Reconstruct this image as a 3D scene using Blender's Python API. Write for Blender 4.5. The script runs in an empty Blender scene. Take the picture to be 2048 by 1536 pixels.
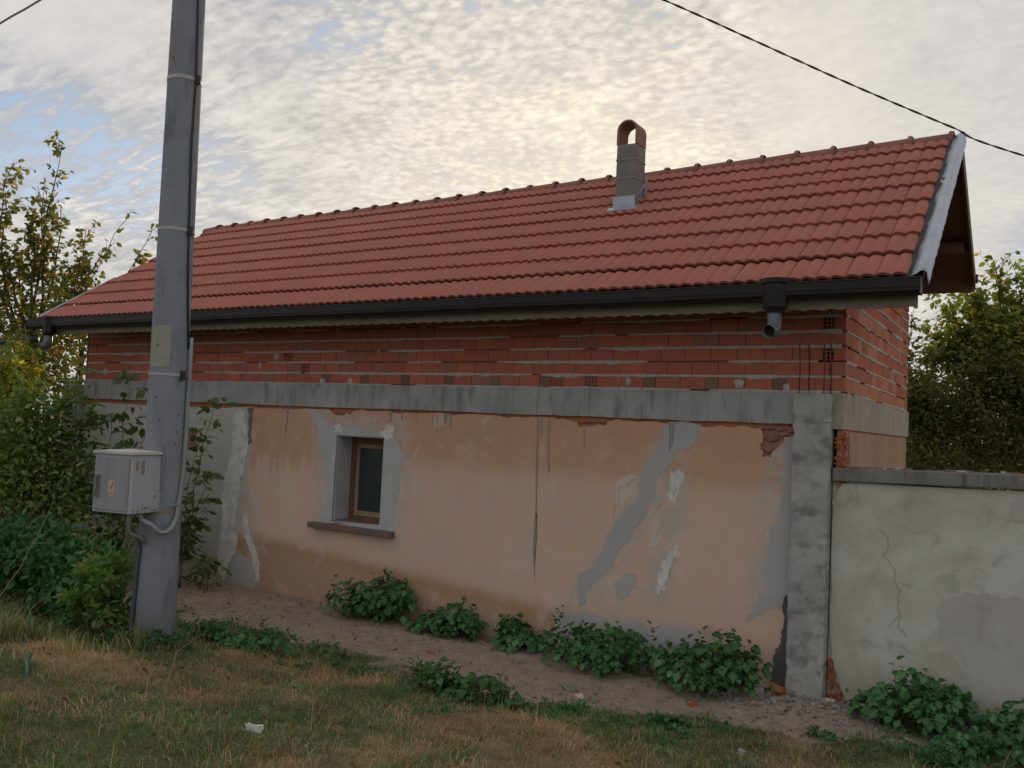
import bpy, bmesh, math, random
import numpy as np
from mathutils import Vector, Matrix, Euler
from mathutils.geometry import tessellate_polygon

random.seed(7)
RNG = np.random.default_rng(11)
SC = bpy.context.scene
COL = SC.collection

# ------------------------------------------------------------------ camera
cam_d = bpy.data.cameras.new("camera")
cam_d.sensor_width = 36.0
cam_d.lens = 30.607
cam_d.clip_start = 0.05
cam_d.clip_end = 2000
cam = bpy.data.objects.new("camera", cam_d)
COL.objects.link(cam)
CAM = Vector((1.573, -7.942, 2.211))
cam.matrix_world = Matrix(((0.8470, -0.0120, 0.5315, CAM.x),
                           (0.5295, -0.0690, -0.8455, CAM.y),
                           (0.0465, 0.9975, -0.0523, CAM.z),
                           (0, 0, 0, 1)))
SC.camera = cam

# ------------------------------------------------------------------ light and sky
SUN_DIR = Vector((-0.45, 0.865, 0.215)).normalized()       # towards the sun, behind the house
sun_el = math.asin(SUN_DIR.z)
sun_d = bpy.data.lights.new("sun", 'SUN')
sun_d.energy = 1.5
sun_d.angle = math.radians(14)
sun_d.color = (1.0, 0.83, 0.62)
sun = bpy.data.objects.new("sun", sun_d)
sun.rotation_euler = (-SUN_DIR).to_track_quat('-Z', 'Y').to_euler()
COL.objects.link(sun)

world = bpy.data.worlds.new("World")
SC.world = world
world.use_nodes = True
SC.view_settings.view_transform = 'Standard'
SC.view_settings.look = 'None'
SC.view_settings.exposure = 0.62
SC.view_settings.gamma = 1.0
SC.view_settings.use_curve_mapping = False


class NT:
    """tiny helper to write node trees"""
    def __init__(self, tree):
        self.t = tree
        self.n = tree.nodes
        self.n.clear()

    def new(self, typ, **kw):
        nd = self.n.new(typ)
        for k, v in kw.items():
            setattr(nd, k, v)
        return nd

    def link(self, a, b):
        self.t.links.new(a, b)

    def put(self, sock, v):
        if hasattr(v, 'is_linked') or hasattr(v, 'links'):
            self.link(v, sock)
        else:
            if isinstance(v, (tuple, list)) and len(v) == 3 and sock.type == 'RGBA':
                v = (*v, 1)
            sock.default_value = v

    def math(self, op, a, b=0.0, c=None, clamp=False):
        nd = self.new('ShaderNodeMath', operation=op, use_clamp=clamp)
        self.put(nd.inputs[0], a)
        self.put(nd.inputs[1], b)
        if c is not None:
            self.put(nd.inputs[2], c)
        return nd.outputs[0]

    def vmath(self, op, a, b=(0, 0, 0)):
        nd = self.new('ShaderNodeVectorMath', operation=op)
        self.put(nd.inputs[0], a)
        self.put(nd.inputs[1], b)
        return nd.outputs['Value'] if op in ('DOT_PRODUCT', 'LENGTH', 'DISTANCE') else nd.outputs[0]

    def mix(self, f, a, b, blend='MIX'):
        nd = self.new('ShaderNodeMix', data_type='RGBA', blend_type=blend)
        self.put(nd.inputs[0], f)
        self.put(nd.inputs[6], a)
        self.put(nd.inputs[7], b)
        return nd.outputs[2]

    def ramp(self, v, lo, hi, a=0.0, b=1.0, smooth=True):
        nd = self.new('ShaderNodeMapRange')
        if smooth:
            nd.interpolation_type = 'SMOOTHSTEP'
        self.put(nd.inputs[0], v)
        self.put(nd.inputs[1], lo)
        self.put(nd.inputs[2], hi)
        self.put(nd.inputs[3], a)
        self.put(nd.inputs[4], b)
        return nd.outputs[0]

    def noise(self, vec, scale, detail=4, rough=0.55, dist=0.0, col=False):
        nd = self.new('ShaderNodeTexNoise')
        if vec is not None:
            self.link(vec, nd.inputs['Vector'])
        nd.inputs['Scale'].default_value = scale
        nd.inputs['Detail'].default_value = detail
        nd.inputs['Roughness'].default_value = rough
        nd.inputs['Distortion'].default_value = dist
        return nd.outputs['Color' if col else 'Fac']

    def mapping(self, vec, scale=(1, 1, 1), rot=(0, 0, 0), loc=(0, 0, 0)):
        nd = self.new('ShaderNodeMapping')
        self.link(vec, nd.inputs[0])
        nd.inputs['Location'].default_value = loc
        nd.inputs['Rotation'].default_value = rot
        nd.inputs['Scale'].default_value = scale
        return nd.outputs[0]


def build_world():
    w = NT(world.node_tree)
    out = w.new('ShaderNodeOutputWorld')
    bg = w.new('ShaderNodeBackground')
    bg.inputs['Strength'].default_value = 0.1
    w.link(bg.outputs[0], out.inputs[0])
    sky = w.new('ShaderNodeTexSky', sky_type='NISHITA')
    sky.sun_disc = False
    sky.sun_elevation = sun_el
    sky.sun_rotation = math.atan2(SUN_DIR.x, SUN_DIR.y)
    sky.air_density = 1.0
    sky.dust_density = 0.6
    tc = w.new('ShaderNodeTexCoord')
    d = tc.outputs['Generated']
    sep = w.new('ShaderNodeSeparateXYZ')
    w.link(d, sep.inputs[0])
    zz = w.math('ADD', w.math('MAXIMUM', sep.outputs[2], 0.0), 0.16)
    cmb = w.new('ShaderNodeCombineXYZ')
    w.link(w.math('DIVIDE', sep.outputs[0], zz), cmb.inputs[0])
    w.link(w.math('DIVIDE', sep.outputs[1], zz), cmb.inputs[1])
    p = cmb.outputs[0]
    sd = w.vmath('DOT_PRODUCT', d, tuple(SUN_DIR))
    sdp = w.math('MAXIMUM', sd, 0.0)

    # gentle flow warping gives the torn, combed look of high cloud
    warp = w.noise(p, 1.3, 2, 0.5, 0.0, col=True)
    wv = w.vmath('MULTIPLY', w.vmath('SUBTRACT', warp, (0.5, 0.5, 0.5)), (0.12, 0.12, 0))
    pw = w.vmath('ADD', p, wv)
    ms = w.mapping(pw, scale=(1.0, 2.6, 1), rot=(0, 0, math.radians(38)))
    ms2 = w.mapping(pw, scale=(1.0, 1.2, 1), rot=(0, 0, math.radians(-18)))
    big = w.noise(ms, 0.8, 3, 0.5, 0.2)
    puffs = w.noise(ms2, 40.0, 3, 0.55, 0.25)
    vor = w.new('ShaderNodeTexVoronoi', feature='SMOOTH_F1')
    vor.inputs['Scale'].default_value = 34.0
    vor.inputs['Smoothness'].default_value = 0.6
    w.link(w.vmath('ADD', ms2, w.vmath('MULTIPLY', w.noise(ms2, 14, 2, .5, 0, col=True), (.03, .03, 0))), vor.inputs['Vector'])
    cells = w.math('SUBTRACT', 0.75, vor.outputs['Distance'])
    streak = w.noise(w.mapping(pw, scale=(1.0, 3.4, 1), rot=(0, 0, math.radians(38))), 8.5, 6, 0.62, 0.35)
    mid = w.noise(ms2, 4.5, 3, 0.55, 0.3)

    def spot(v, c0, c1):
        return w.ramp(w.vmath('DOT_PRODUCT', d, tuple(Vector(v).normalized())), math.cos(math.radians(c1)), math.cos(math.radians(c0)))
    gaps = spot((-0.846, 0.466, 0.255), 0.3, 5.2)
    for v, c0, c1, k in (((-0.80, 0.54, 0.232), .3, 4.2, .85), ((-0.755, 0.60, 0.255), .3, 3.0, .5), ((-0.90, 0.36, 0.26), 1, 8, .9),
                         ((-0.64, 0.65, 0.43), 0.5, 5.0, .5), ((-0.50, 0.74, 0.43), 0.5, 5.0, .28), ((-0.53, .73, .37), .3, 3.5, .22),
                         ((0.02, 0.975, 0.175), 1.5, 5.0, 1.0), ((0.12, 0.97, 0.18), 2.0, 8, .9)):
        gaps = w.math('MAXIMUM', gaps, w.math('MULTIPLY', spot(v, c0, c1), k))
    gaps = w.math('MULTIPLY', gaps, w.ramp(streak, .3, .62, 1.25, .35))
    # smooth veil to the right of the sun, streaks instead of puffs low on the left
    veil = w.math('MAXIMUM', spot((-0.06, 0.92, 0.37), 7.0, 17.0), w.math('MULTIPLY', spot((-0.86, .36, .42), 5, 16), .85))
    left = spot((-0.80, 0.5, 0.2), 8.0, 20.0)
    fld = w.math('ADD', w.math('MULTIPLY', w.math('SUBTRACT', puffs, .5), 1.15), w.math('MULTIPLY', w.math('SUBTRACT', cells, .42), .5))
    stk = w.math('MULTIPLY', w.math('SUBTRACT', streak, .5), 1.5)
    tex = w.mix(w.math('MULTIPLY', left, .75), fld, stk)
    sepx = w.new('ShaderNodeSeparateColor')
    w.link(tex, sepx.inputs[0])
    texc = w.math('ADD', sepx.outputs[0], w.math('MULTIPLY', w.math('SUBTRACT', mid, .5), .75))
    texc = w.math('MULTIPLY', texc, w.ramp(veil, 0, 1, 1.0, 0.16))
    cov = w.math('ADD', 1.02, w.math('MULTIPLY', w.math('SUBTRACT', big, 0.5), 0.7))
    cov = w.math('ADD', cov, w.math('MULTIPLY', texc, 1.1))
    cov = w.math('SUBTRACT', cov, w.math('MULTIPLY', gaps, 0.95))
    dens = w.ramp(cov, 0.10, 0.85, 0.0, 1.0)
    # colours (times ten: background strength is 0.1)
    glow = w.math('POWER', sdp, 20.0)
    tight = w.math('POWER', sdp, 60.0)
    grey = (4.8, 4.63, 4.44)
    thin = (3.1, 3.15, 3.4)
    cloud = w.mix(w.ramp(cov, 0.45, 1.25), thin, grey)
    lit = w.mix(w.math('MULTIPLY', glow, .9), cloud, (6.6, 5.9, 4.75))
    lit = w.mix(w.math('MULTIPLY', tight, 0.5), lit, (7.5, 6.6, 5.0))
    # relief on the puffs
    rel = w.ramp(texc, -0.40, 0.40, 0.78, 1.18, smooth=False)
    relv = w.new('ShaderNodeCombineXYZ')
    for i in range(3):
        w.link(rel, relv.inputs[i])
    lit = w.mix(w.math('MULTIPLY', w.ramp(w.noise(ms2, 2.2, 4, .6, .5), .42, .68), .38), lit, (3.45, 3.4, 3.5))
    lit = w.mix(1.0, lit, relv.outputs[0], 'MULTIPLY')
    blue = w.mix(0.6, sky.outputs[0], (2.2, 2.8, 3.9))
    blue = w.mix(w.math('MULTIPLY', w.ramp(sep.outputs[2], 0.0, 0.35, 1.0, 0.0), 0.4), blue, (5.2, 5.5, 6.0))
    final = w.mix(dens, blue, lit)
    w.link(final, bg.inputs['Color'])


build_world()


# ------------------------------------------------------------------ helpers
WL = {}                                    # world location of the objects that act as parents


def tag(o, label=None, cat=None, group=None, kind=None):
    if label:
        o['label'] = label
    if cat:
        o['category'] = cat
    if group:
        o['group'] = group
    if kind:
        o['kind'] = kind
    return o


def thing(name, label, cat, loc=(0, 0, 0), group=None):
    o = bpy.data.objects.new(name, None)
    o.empty_display_size = 0.2
    COL.objects.link(o)
    o.location = loc
    WL[o] = Vector(loc)
    return tag(o, label, cat, group)


def link(name, me, parent=None, loc=(0, 0, 0), rot=None):
    o = bpy.data.objects.new(name, me)
    COL.objects.link(o)
    l = Vector(loc)
    WL[o] = l.copy()
    if parent is not None:
        o.parent = parent
        l = l - WL[parent]
    o.location = l
    if rot is not None:
        o.rotation_euler = rot
    return o


def mesh_np(name, V, F, mat=None, smooth=False):
    """V (n,3) array, F list of tuples or (m,k) int array"""
    me = bpy.data.meshes.new(name)
    V = np.asarray(V, dtype=np.float32)
    if isinstance(F, np.ndarray):
        k = F.shape[1]
        me.vertices.add(len(V))
        me.vertices.foreach_set('co', V.ravel())
        me.loops.add(F.size)
        me.loops.foreach_set('vertex_index', F.astype(np.int32).ravel())
        me.polygons.add(len(F))
        me.polygons.foreach_set('loop_start', np.arange(0, F.size, k, dtype=np.int32))
        me.update(calc_edges=True)
    else:
        me.from_pydata(V.tolist(), [], F)
        me.update()
    if mat:
        for m in (mat if isinstance(mat, (list, tuple)) else [mat]):
            me.materials.append(m)
    if smooth:
        me.polygons.foreach_set('use_smooth', np.ones(len(me.polygons), dtype=bool))
    return me


class MB:
    def __init__(self):
        self.v = []
        self.f = []

    def poly(self, pts):
        b = len(self.v)
        self.v += [tuple(p) for p in pts]
        self.f.append(tuple(range(b, b + len(pts))))

    def box(self, x0, x1, y0, y1, z0, z1, rot=None, org=None):
        b = len(self.v)
        P = [(x0, y0, z0), (x1, y0, z0), (x1, y1, z0), (x0, y1, z0), (x0, y0, z1), (x1, y0, z1), (x1, y1, z1), (x0, y1, z1)]
        if rot is not None:
            o = Vector(org or (0, 0, 0))
            P = [tuple(rot @ (Vector(p) - o) + o) for p in P]
        self.v += P
        self.f += [tuple(b + i for i in q) for q in ((0, 3, 2, 1), (4, 5, 6, 7), (0, 1, 5, 4), (1, 2, 6, 5), (2, 3, 7, 6), (3, 0, 4, 7))]

    def tube(self, pts, rad, seg=6, cap=True):
        pts = [Vector(p) for p in pts]
        n = len(pts)
        if not isinstance(rad, (list, tuple)):
            rad = [rad] * n
        b = len(self.v)
        up = None
        for i, p in enumerate(pts):
            t = (pts[min(i + 1, n - 1)] - pts[max(i - 1, 0)]).normalized()
            if up is None:
                up = Vector((0, 0, 1)) if abs(t.z) < 0.9 else Vector((1, 0, 0))
            s = t.cross(up).normalized()
            up = s.cross(t).normalized()
            for k in range(seg):
                a = 2 * math.pi * k / seg
                self.v.append(tuple(p + rad[i] * (math.cos(a) * s + math.sin(a) * up)))
        for i in range(n - 1):
            for k in range(seg):
                k2 = (k + 1) % seg
                self.f.append((b + i * seg + k, b + i * seg + k2, b + (i + 1) * seg + k2, b + (i + 1) * seg + k))
        if cap:
            self.f.append(tuple(b + k for k in reversed(range(seg))))
            self.f.append(tuple(b + (n - 1) * seg + k for k in range(seg)))

    def build(self, name, mat, parent=None, smooth=False, kind=None, loc=(0, 0, 0), fix=False, bevel=0.0):
        V = np.array(self.v) - np.array(loc)
        me = mesh_np(name, V, self.f, mat, smooth)
        if fix or bevel:
            bm = bmesh.new()
            bm.from_mesh(me)
            bmesh.ops.recalc_face_normals(bm, faces=bm.faces)
            if bevel:
                es = [e for e in bm.edges if len(e.link_faces) == 2 and e.calc_face_angle(0) > 0.5]
                bmesh.ops.bevel(bm, geom=es, offset=bevel, segments=2, affect='EDGES', profile=0.5)
            bm.to_mesh(me)
            bm.free()
        o = link(name, me, parent, loc)
        if kind:
            o['kind'] = kind
        return o


def jag(pts, amp, levels=3, seed=0, closed=True):
    """break up the edges of a 2D outline"""
    r = random.Random(seed)
    P = [tuple(p) for p in pts]
    for L in range(levels):
        Q = []
        n = len(P)
        for i in range(n if closed else n - 1):
            a, b = P[i], P[(i + 1) % n]
            dx, dy = b[0] - a[0], b[1] - a[1]
            ln = math.hypot(dx, dy)
            Q.append(a)
            if ln > 0.010:
                k = r.uniform(-1, 1) * min(amp, ln * 0.20)
                t = r.uniform(.4, .6)
                Q.append((a[0] + dx * t - dy / ln * k, a[1] + dy * t + dx / ln * k))
        if not closed:
            Q.append(P[-1])
        P = Q
        amp *= 0.7
    return P


def sheet_mesh(name, outline, holes=(), front=0.0, back=0.02, mat=None):
    """flat sheet in the xz plane, facing -y, with real thickness"""
    loops = [[Vector((x, front, z)) for x, z in outline]] + [[Vector((x, front, z)) for x, z in h] for h in holes]
    tris = tessellate_polygon(loops)
    V = [v for lp in loops for v in lp]
    n = len(V)
    F = []
    for t in tris:
        a, b, c = (V[i] for i in t)
        F.append(tuple(t) if (b - a).cross(c - a).y < 0 else tuple(reversed(t)))
    V2 = [tuple(v) for v in V] + [(v.x, back, v.z) for v in V]
    s = 0
    for li, lp in enumerate(loops):
        m = len(lp)
        area = sum(lp[i].x * lp[(i + 1) % m].z - lp[(i + 1) % m].x * lp[i].z for i in range(m))
        flip = (area > 0) != (li > 0)
        for i in range(m):
            a, b = s + i, s + (i + 1) % m
            q = (a, a + n, b + n, b)
            F.append(q if flip else tuple(reversed(q)))
        s += m
    return mesh_np(name, V2, F, mat)


def sheet(name, outline, parent, mat, holes=(), front=0.0, back=0.02, kind=None, label=None):
    o = link(name, sheet_mesh(name, outline, holes, front, back, mat), parent)
    if kind:
        o['kind'] = kind
    if label:
        o['label'] = label
    return o


# value noise in numpy for terrain and scatter
_G = RNG.random((64, 64))


def vnoise(x, y):
    x = np.asarray(x, float)
    y = np.asarray(y, float)
    xi = np.floor(x).astype(int)
    yi = np.floor(y).astype(int)
    fx = x - xi
    fy = y - yi
    fx = fx * fx * (3 - 2 * fx)
    fy = fy * fy * (3 - 2 * fy)
    g = lambda a, b: _G[a % 64, b % 64]
    return (g(xi, yi) * (1 - fx) + g(xi + 1, yi) * fx) * (1 - fy) + (g(xi, yi + 1) * (1 - fx) + g(xi + 1, yi + 1) * fx) * fy


def fbm(x, y, o=3):
    s = 0
    a = 0.5
    for i in range(o):
        s = s + a * vnoise(x * 2 ** i + 17.3 * i, y * 2 ** i + 5.1 * i)
        a *= 0.5
    return s / (1 - 0.5 ** o)


# ------------------------------------------------------------------ materials
def base_mat(name):
    m = bpy.data.materials.new(name)
    m.use_nodes = True
    w = NT(m.node_tree)
    out = w.new('ShaderNodeOutputMaterial')
    b = w.new('ShaderNodeBsdfPrincipled')
    w.link(b.outputs[0], out.inputs[0])
    geo = w.new('ShaderNodeNewGeometry')
    return m, w, b, geo.outputs['Position'], geo


def bump(w, b, h, strength=0.4, dist=0.01):
    n = w.new('ShaderNodeBump')
    n.inputs['Strength'].default_value = strength
    n.inputs['Distance'].default_value = dist
    w.put(n.inputs['Height'], h)
    w.link(n.outputs[0], b.inputs['Normal'])


def rnd(w, geo):
    oi = w.new('ShaderNodeObjectInfo')
    return w.math('FRACT', w.math('ADD', oi.outputs['Random'], geo.outputs['Random Per Island']))


def simple(name, c0, c1=None, scale=8.0, rough=0.9, metal=0.0, bs=0.25, bd=0.006, stretch=(1, 1, 1), spec=0.3, tint=0.0):
    m, w, b, p, geo = base_mat(name)
    pm = w.mapping(p, scale=stretch)
    n = w.noise(pm, scale, 6, 0.6, 0.3)
    c = w.mix(w.ramp(n, 0.3, 0.7), c0, c1 or tuple(0.75 * k for k in c0))
    if tint:
        r = rnd(w, geo)
        hs = w.new('ShaderNodeHueSaturation')
        w.put(hs.inputs['Color'], c)
        w.put(hs.inputs['Value'], w.ramp(r, 0, 1, 1 - tint, 1 + tint, smooth=False))
        c = hs.outputs[0]
    w.put(b.inputs['Base Color'], c)
    b.inputs['Roughness'].default_value = rough
    b.inputs['Metallic'].default_value = metal
    b.inputs['Specular IOR Level'].default_value = spec
    bump(w, b, w.noise(p, scale * 6, 5, 0.65), bs, bd)
    return m


def concrete_mat(name, c0, c1, stain, boards=0.0, vert=True):
    m, w, b, p, geo = base_mat(name)
    n1 = w.noise(p, 2.2, 6, 0.62, 0.4)
    n2 = w.noise(p, 22, 6, 0.65)
    st = w.noise(w.mapping(p, scale=(4.5, 4.5, 1.1) if vert else (3, 3, 3.6)), 2.0, 5, 0.6, 0.2)
    c = w.mix(w.ramp(n1, 0.32, 0.68), c0, c1)
    c = w.mix(w.math('MULTIPLY', w.ramp(st, 0.48, 0.70), 0.8), c, stain)
    c = w.mix(w.math('MULTIPLY', w.ramp(n2, 0.55, 0.8), 0.45), c, tuple(k * .55 for k in c0))
    pits = w.noise(p, 75, 2, 0.5)
    c = w.mix(w.math('MULTIPLY', w.ramp(pits, 0.68, 0.75), 0.7), c, tuple(k * .4 for k in c0))
    h = w.math('ADD', n2, w.math('MULTIPLY', w.ramp(pits, 0.66, 0.74), -0.6))
    if boards:
        sp = w.new('ShaderNodeSeparateXYZ')
        w.link(p, sp.inputs[0])
        fr = w.math('FRACT', w.math('DIVIDE', w.math('ADD', sp.outputs[0], w.math('MULTIPLY', sp.outputs[1], 0.93)), boards))
        ln = w.math('MAXIMUM', w.ramp(fr, 0.0, 0.03, 1.0, 0.0), w.ramp(fr, 0.97, 1.0, 0, 1))
        c = w.mix(w.math('MULTIPLY', ln, w.math('MULTIPLY', n1, .5)), c, tuple(k * .4 for k in c0))
        h = w.math('SUBTRACT', h, w.math('MULTIPLY', ln, 1.0))
    w.put(b.inputs['Base Color'], c)
    b.inputs['Roughness'].default_value = 0.93
    b.inputs['Specular IOR Level'].default_value = 0.2
    bump(w, b, h, 0.5, 0.008)
    return m


def plaster_orange_mat():
    m, w, b, p, geo = base_mat('orange_plaster')
    sp = w.new('ShaderNodeSeparateXYZ')
    w.link(p, sp.inputs[0])
    x, z = sp.outputs[0], sp.outputs[2]
    big = w.noise(p, 1.1, 5, 0.6, 0.5)
    med = w.noise(p, 4.0, 6, 0.65, 0.4)
    fin = w.noise(p, 30, 5, 0.65)
    streak = w.noise(w.mapping(p, scale=(7, 7, 0.35)), 2.2, 5, 0.6, 0.1)
    # painted, less weathered upper band; on the left it runs lower in streaks
    lim = w.ramp(x, -7.4, -4.6, 1.62, 1.78)
    zz = w.math('ADD', z, w.math('MULTIPLY', w.math('SUBTRACT', big, 0.5), 0.16))
    zz = w.math('ADD', zz, w.math('MULTIPLY', w.math('SUBTRACT', streak, 0.5), w.ramp(x, -6.4, -4.6, 0.9, 0.10)))
    up = w.ramp(w.math('SUBTRACT', zz, lim), -0.13, 0.12)
    beige = w.mix(w.ramp(med, 0.3, 0.7), (.65, .455, .335), (.595, .44, .365))
    beige = w.mix(w.ramp(big, 0.45, 0.75, 0, .8), beige, (.62, .485, .355))
    orange = w.mix(w.ramp(med, 0.3, 0.7), (.58, .34, .22), (.53, .315, .215))
    c = w.mix(w.math('MULTIPLY', up, .92), beige, orange)
    # splash zone of brown earth at the bottom, upper edge sloping
    zl = w.math('SUBTRACT', z, w.ramp(x, -6.8, -2.4, .66, .36, smooth=False))
    zl = w.math('ADD', zl, w.math('MULTIPLY', w.math('SUBTRACT', med, 0.5), 0.10))
    low = w.math('MULTIPLY', w.ramp(zl, -0.10, 0.10, 1.0, 0.0), w.ramp(x, -2.6, -2.1, 1.0, 0.35))
    brown = w.mix(w.ramp(zl, -0.22, -0.02), (.48, .31, .205), (.42, .235, .125))
    brown = w.mix(w.ramp(x, -7.2, -4.6, 0.75, 0.0), brown, (.36, .24, .14))
    c = w.mix(w.math('MULTIPLY', low, .85), c, brown)
    # thin cement wash smeared round the repairs
    wash = None
    for (ax, az), (bx_, bz), rad in (((-1.45, 2.35), (-1.80, 1.60), .30), ((-1.80, 1.60), (-2.47, .50), .24), ((-6.20, 2.30), (-6.05, 1.0), .28),
                                     ((-4.95, 2.15), (-4.93, .95), .26), ((-6.1, 2.2), (-5.0, 2.2), .14), ((-.55, 2.1), (-.68, .75), .22), ((-1.5, 1.85), (-1.68, .7), .20), ((-2.7, .30), (-1.2, .30), .22), ((-7.5, 1.2), (-7.2, .1), .16)):
        ux, uz = bx_ - ax, bz - az
        L2 = ux * ux + uz * uz
        dx_ = w.math('SUBTRACT', x, ax)
        dz_ = w.math('SUBTRACT', z, az)
        t_ = w.math('ADD', w.math('MULTIPLY', dx_, ux / L2), w.math('MULTIPLY', dz_, uz / L2), clamp=True)
        ex_ = w.math('SUBTRACT', dx_, w.math('MULTIPLY', t_, ux))
        ez_ = w.math('SUBTRACT', dz_, w.math('MULTIPLY', t_, uz))
        ds = w.math('SQRT', w.math('ADD', w.math('MULTIPLY', ex_, ex_), w.math('MULTIPLY', ez_, ez_)))
        k_ = w.ramp(ds, rad * .3, rad, 1.0, 0.0)
        wash = k_ if wash is None else w.math('MAXIMUM', wash, k_)
    wn = w.ramp(w.noise(p, 9.0, 6, .72, .8), .40, .56)
    c = w.mix(w.math('MULTIPLY', w.math('MULTIPLY', wash, wn), .85), c, (.47, .43, .405))
    pale = w.noise(p, 2.6, 3, 0.5, 0.8)
    c = w.mix(w.math('MULTIPLY', w.ramp(pale, 0.56, 0.72), 0.5), c, (.64, .52, .46))
    c = w.mix(w.math('MULTIPLY', w.ramp(streak, 0.62, 0.8), w.ramp(x, -6.0, -4.4, .45, .12)), c, (.30, .22, .18))
    c = w.mix(w.math('MULTIPLY', w.ramp(fin, 0.62, 0.8), .25), c, (.24, .15, .10))
    w.put(b.inputs['Base Color'], c)
    b.inputs['Roughness'].default_value = 0.95
    b.inputs['Specular IOR Level'].default_value = 0.15
    bump(w, b, w.math('ADD', fin, w.math('MULTIPLY', med, 1.5)), 0.45, 0.006)
    return m


def plaster_grey_mat(name, c0, c1, c2, low=(.30, .26, .22), zlow=0.35):
    m, w, b, p, geo = base_mat(name)
    sp = w.new('ShaderNodeSeparateXYZ')
    w.link(p, sp.inputs[0])
    big = w.noise(p, 1.3, 6, 0.62, 0.7)
    med = w.noise(p, 5.0, 6, 0.62, 0.5)
    fin = w.noise(p, 40, 5, 0.65)
    c = w.mix(w.ramp(big, 0.35, 0.65), c0, c1)
    c = w.mix(w.math('MULTIPLY', w.ramp(med, 0.5, 0.72), .7), c, c2)
    zl = w.math('ADD', sp.outputs[2], w.math('MULTIPLY', w.math('SUBTRACT', med, .5), .5))
    c = w.mix(w.math('MULTIPLY', w.ramp(zl, zlow - .25, zlow + .2, 1, 0), .6), c, low)
    c = w.mix(w.math('MULTIPLY', w.ramp(fin, .6, .8), .25), c, tuple(k * .55 for k in c0))
    w.put(b.inputs['Base Color'], c)
    b.inputs['Roughness'].default_value = 0.95
    b.inputs['Specular IOR Level'].default_value = 0.15
    bump(w, b, w.math('ADD', fin, w.math('MULTIPLY', med, 2.0)), 0.45, 0.007)
    return m


def brick_mat(name, ca, cb, cc):
    m, w, b, p, geo = base_mat(name)
    r = rnd(w, geo)
    c = w.mix(w.ramp(r, 0.0, 0.6, smooth=False), ca, cb)
    c = w.mix(w.ramp(r, 0.80, 0.98), c, cc)
    n = w.noise(p, 9, 5, 0.6, .3)
    c = w.mix(w.math('MULTIPLY', w.ramp(n, .5, .75), .5), c, tuple(k * .6 for k in ca))
    cem = w.noise(p, 5.5, 6, 0.7, .5)
    c = w.mix(w.math('MULTIPLY', w.ramp(cem, .62, .72), .45), c, (.36, .33, .31))
    w.put(b.inputs['Base Color'], c)
    b.inputs['Roughness'].default_value = 0.9
    b.inputs['Specular IOR Level'].default_value = 0.2
    g = w.noise(w.mapping(p, scale=(2, 2, 60)), 4, 3, .5)
    bump(w, b, w.math('ADD', w.noise(p, 60, 4, .6), g), 0.3, 0.004)
    return m


def tile_mat():
    m, w, b, p, geo = base_mat('clay_roof_tile')
    r = rnd(w, geo)
    c = w.mix(r, (.37, .122, .085), (.345, .113, .082))
    c = w.mix(w.ramp(r, .86, .99), c, (.375, .13, .088))
    n = w.noise(p, 2.0, 6, .65, .4)
    c = w.mix(w.math('MULTIPLY', w.ramp(n, .45, .72), .4), c, (.26, .115, .09))
    f = w.noise(p, 70, 4, .65)
    c = w.mix(w.math('MULTIPLY', w.ramp(f, .5, .75), .25), c, (.35, .15, .115))
    w.put(b.inputs['Base Color'], c)
    b.inputs['Roughness'].default_value = 0.72
    b.inputs['Specular IOR Level'].default_value = 0.3
    bump(w, b, f, .2, .003)
    return m


def leaf_mat(name, ca, cb, cc, trans=0.35, rough=0.6, under=None):
    m = bpy.data.materials.new(name)
    m.use_nodes = True
    w = NT(m.node_tree)
    out = w.new('ShaderNodeOutputMaterial')
    geo = w.new('ShaderNodeNewGeometry')
    r = rnd(w, geo)
    c = w.mix(w.ramp(r, 0, .75, smooth=False), ca, cb)
    c = w.mix(w.ramp(r, .84, .93), c, cc)
    n = w.noise(geo.outputs['Position'], 1.6, 3, .5)
    hs = w.new('ShaderNodeHueSaturation')
    w.put(hs.inputs['Color'], c)
    w.put(hs.inputs['Value'], w.ramp(n, .3, .7, .75, 1.25))
    c = hs.outputs[0]
    d = w.new('ShaderNodeBsdfPrincipled')
    w.put(d.inputs['Base Color'], c)
    d.inputs['Roughness'].default_value = rough
    d.inputs['Specular IOR Level'].default_value = 0.2
    t = w.new('ShaderNodeBsdfTranslucent')
    ct = w.mix(1.0, c, (1.7, 1.75, .7), 'MULTIPLY')
    w.put(t.inputs[0], ct)
    mx = w.new('ShaderNodeMixShader')
    mx.inputs[0].default_value = trans
    w.link(d.outputs[0], mx.inputs[1])
    w.link(t.outputs[0], mx.inputs[2])
    w.link(mx.outputs[0], out.inputs[0])
    return m


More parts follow.
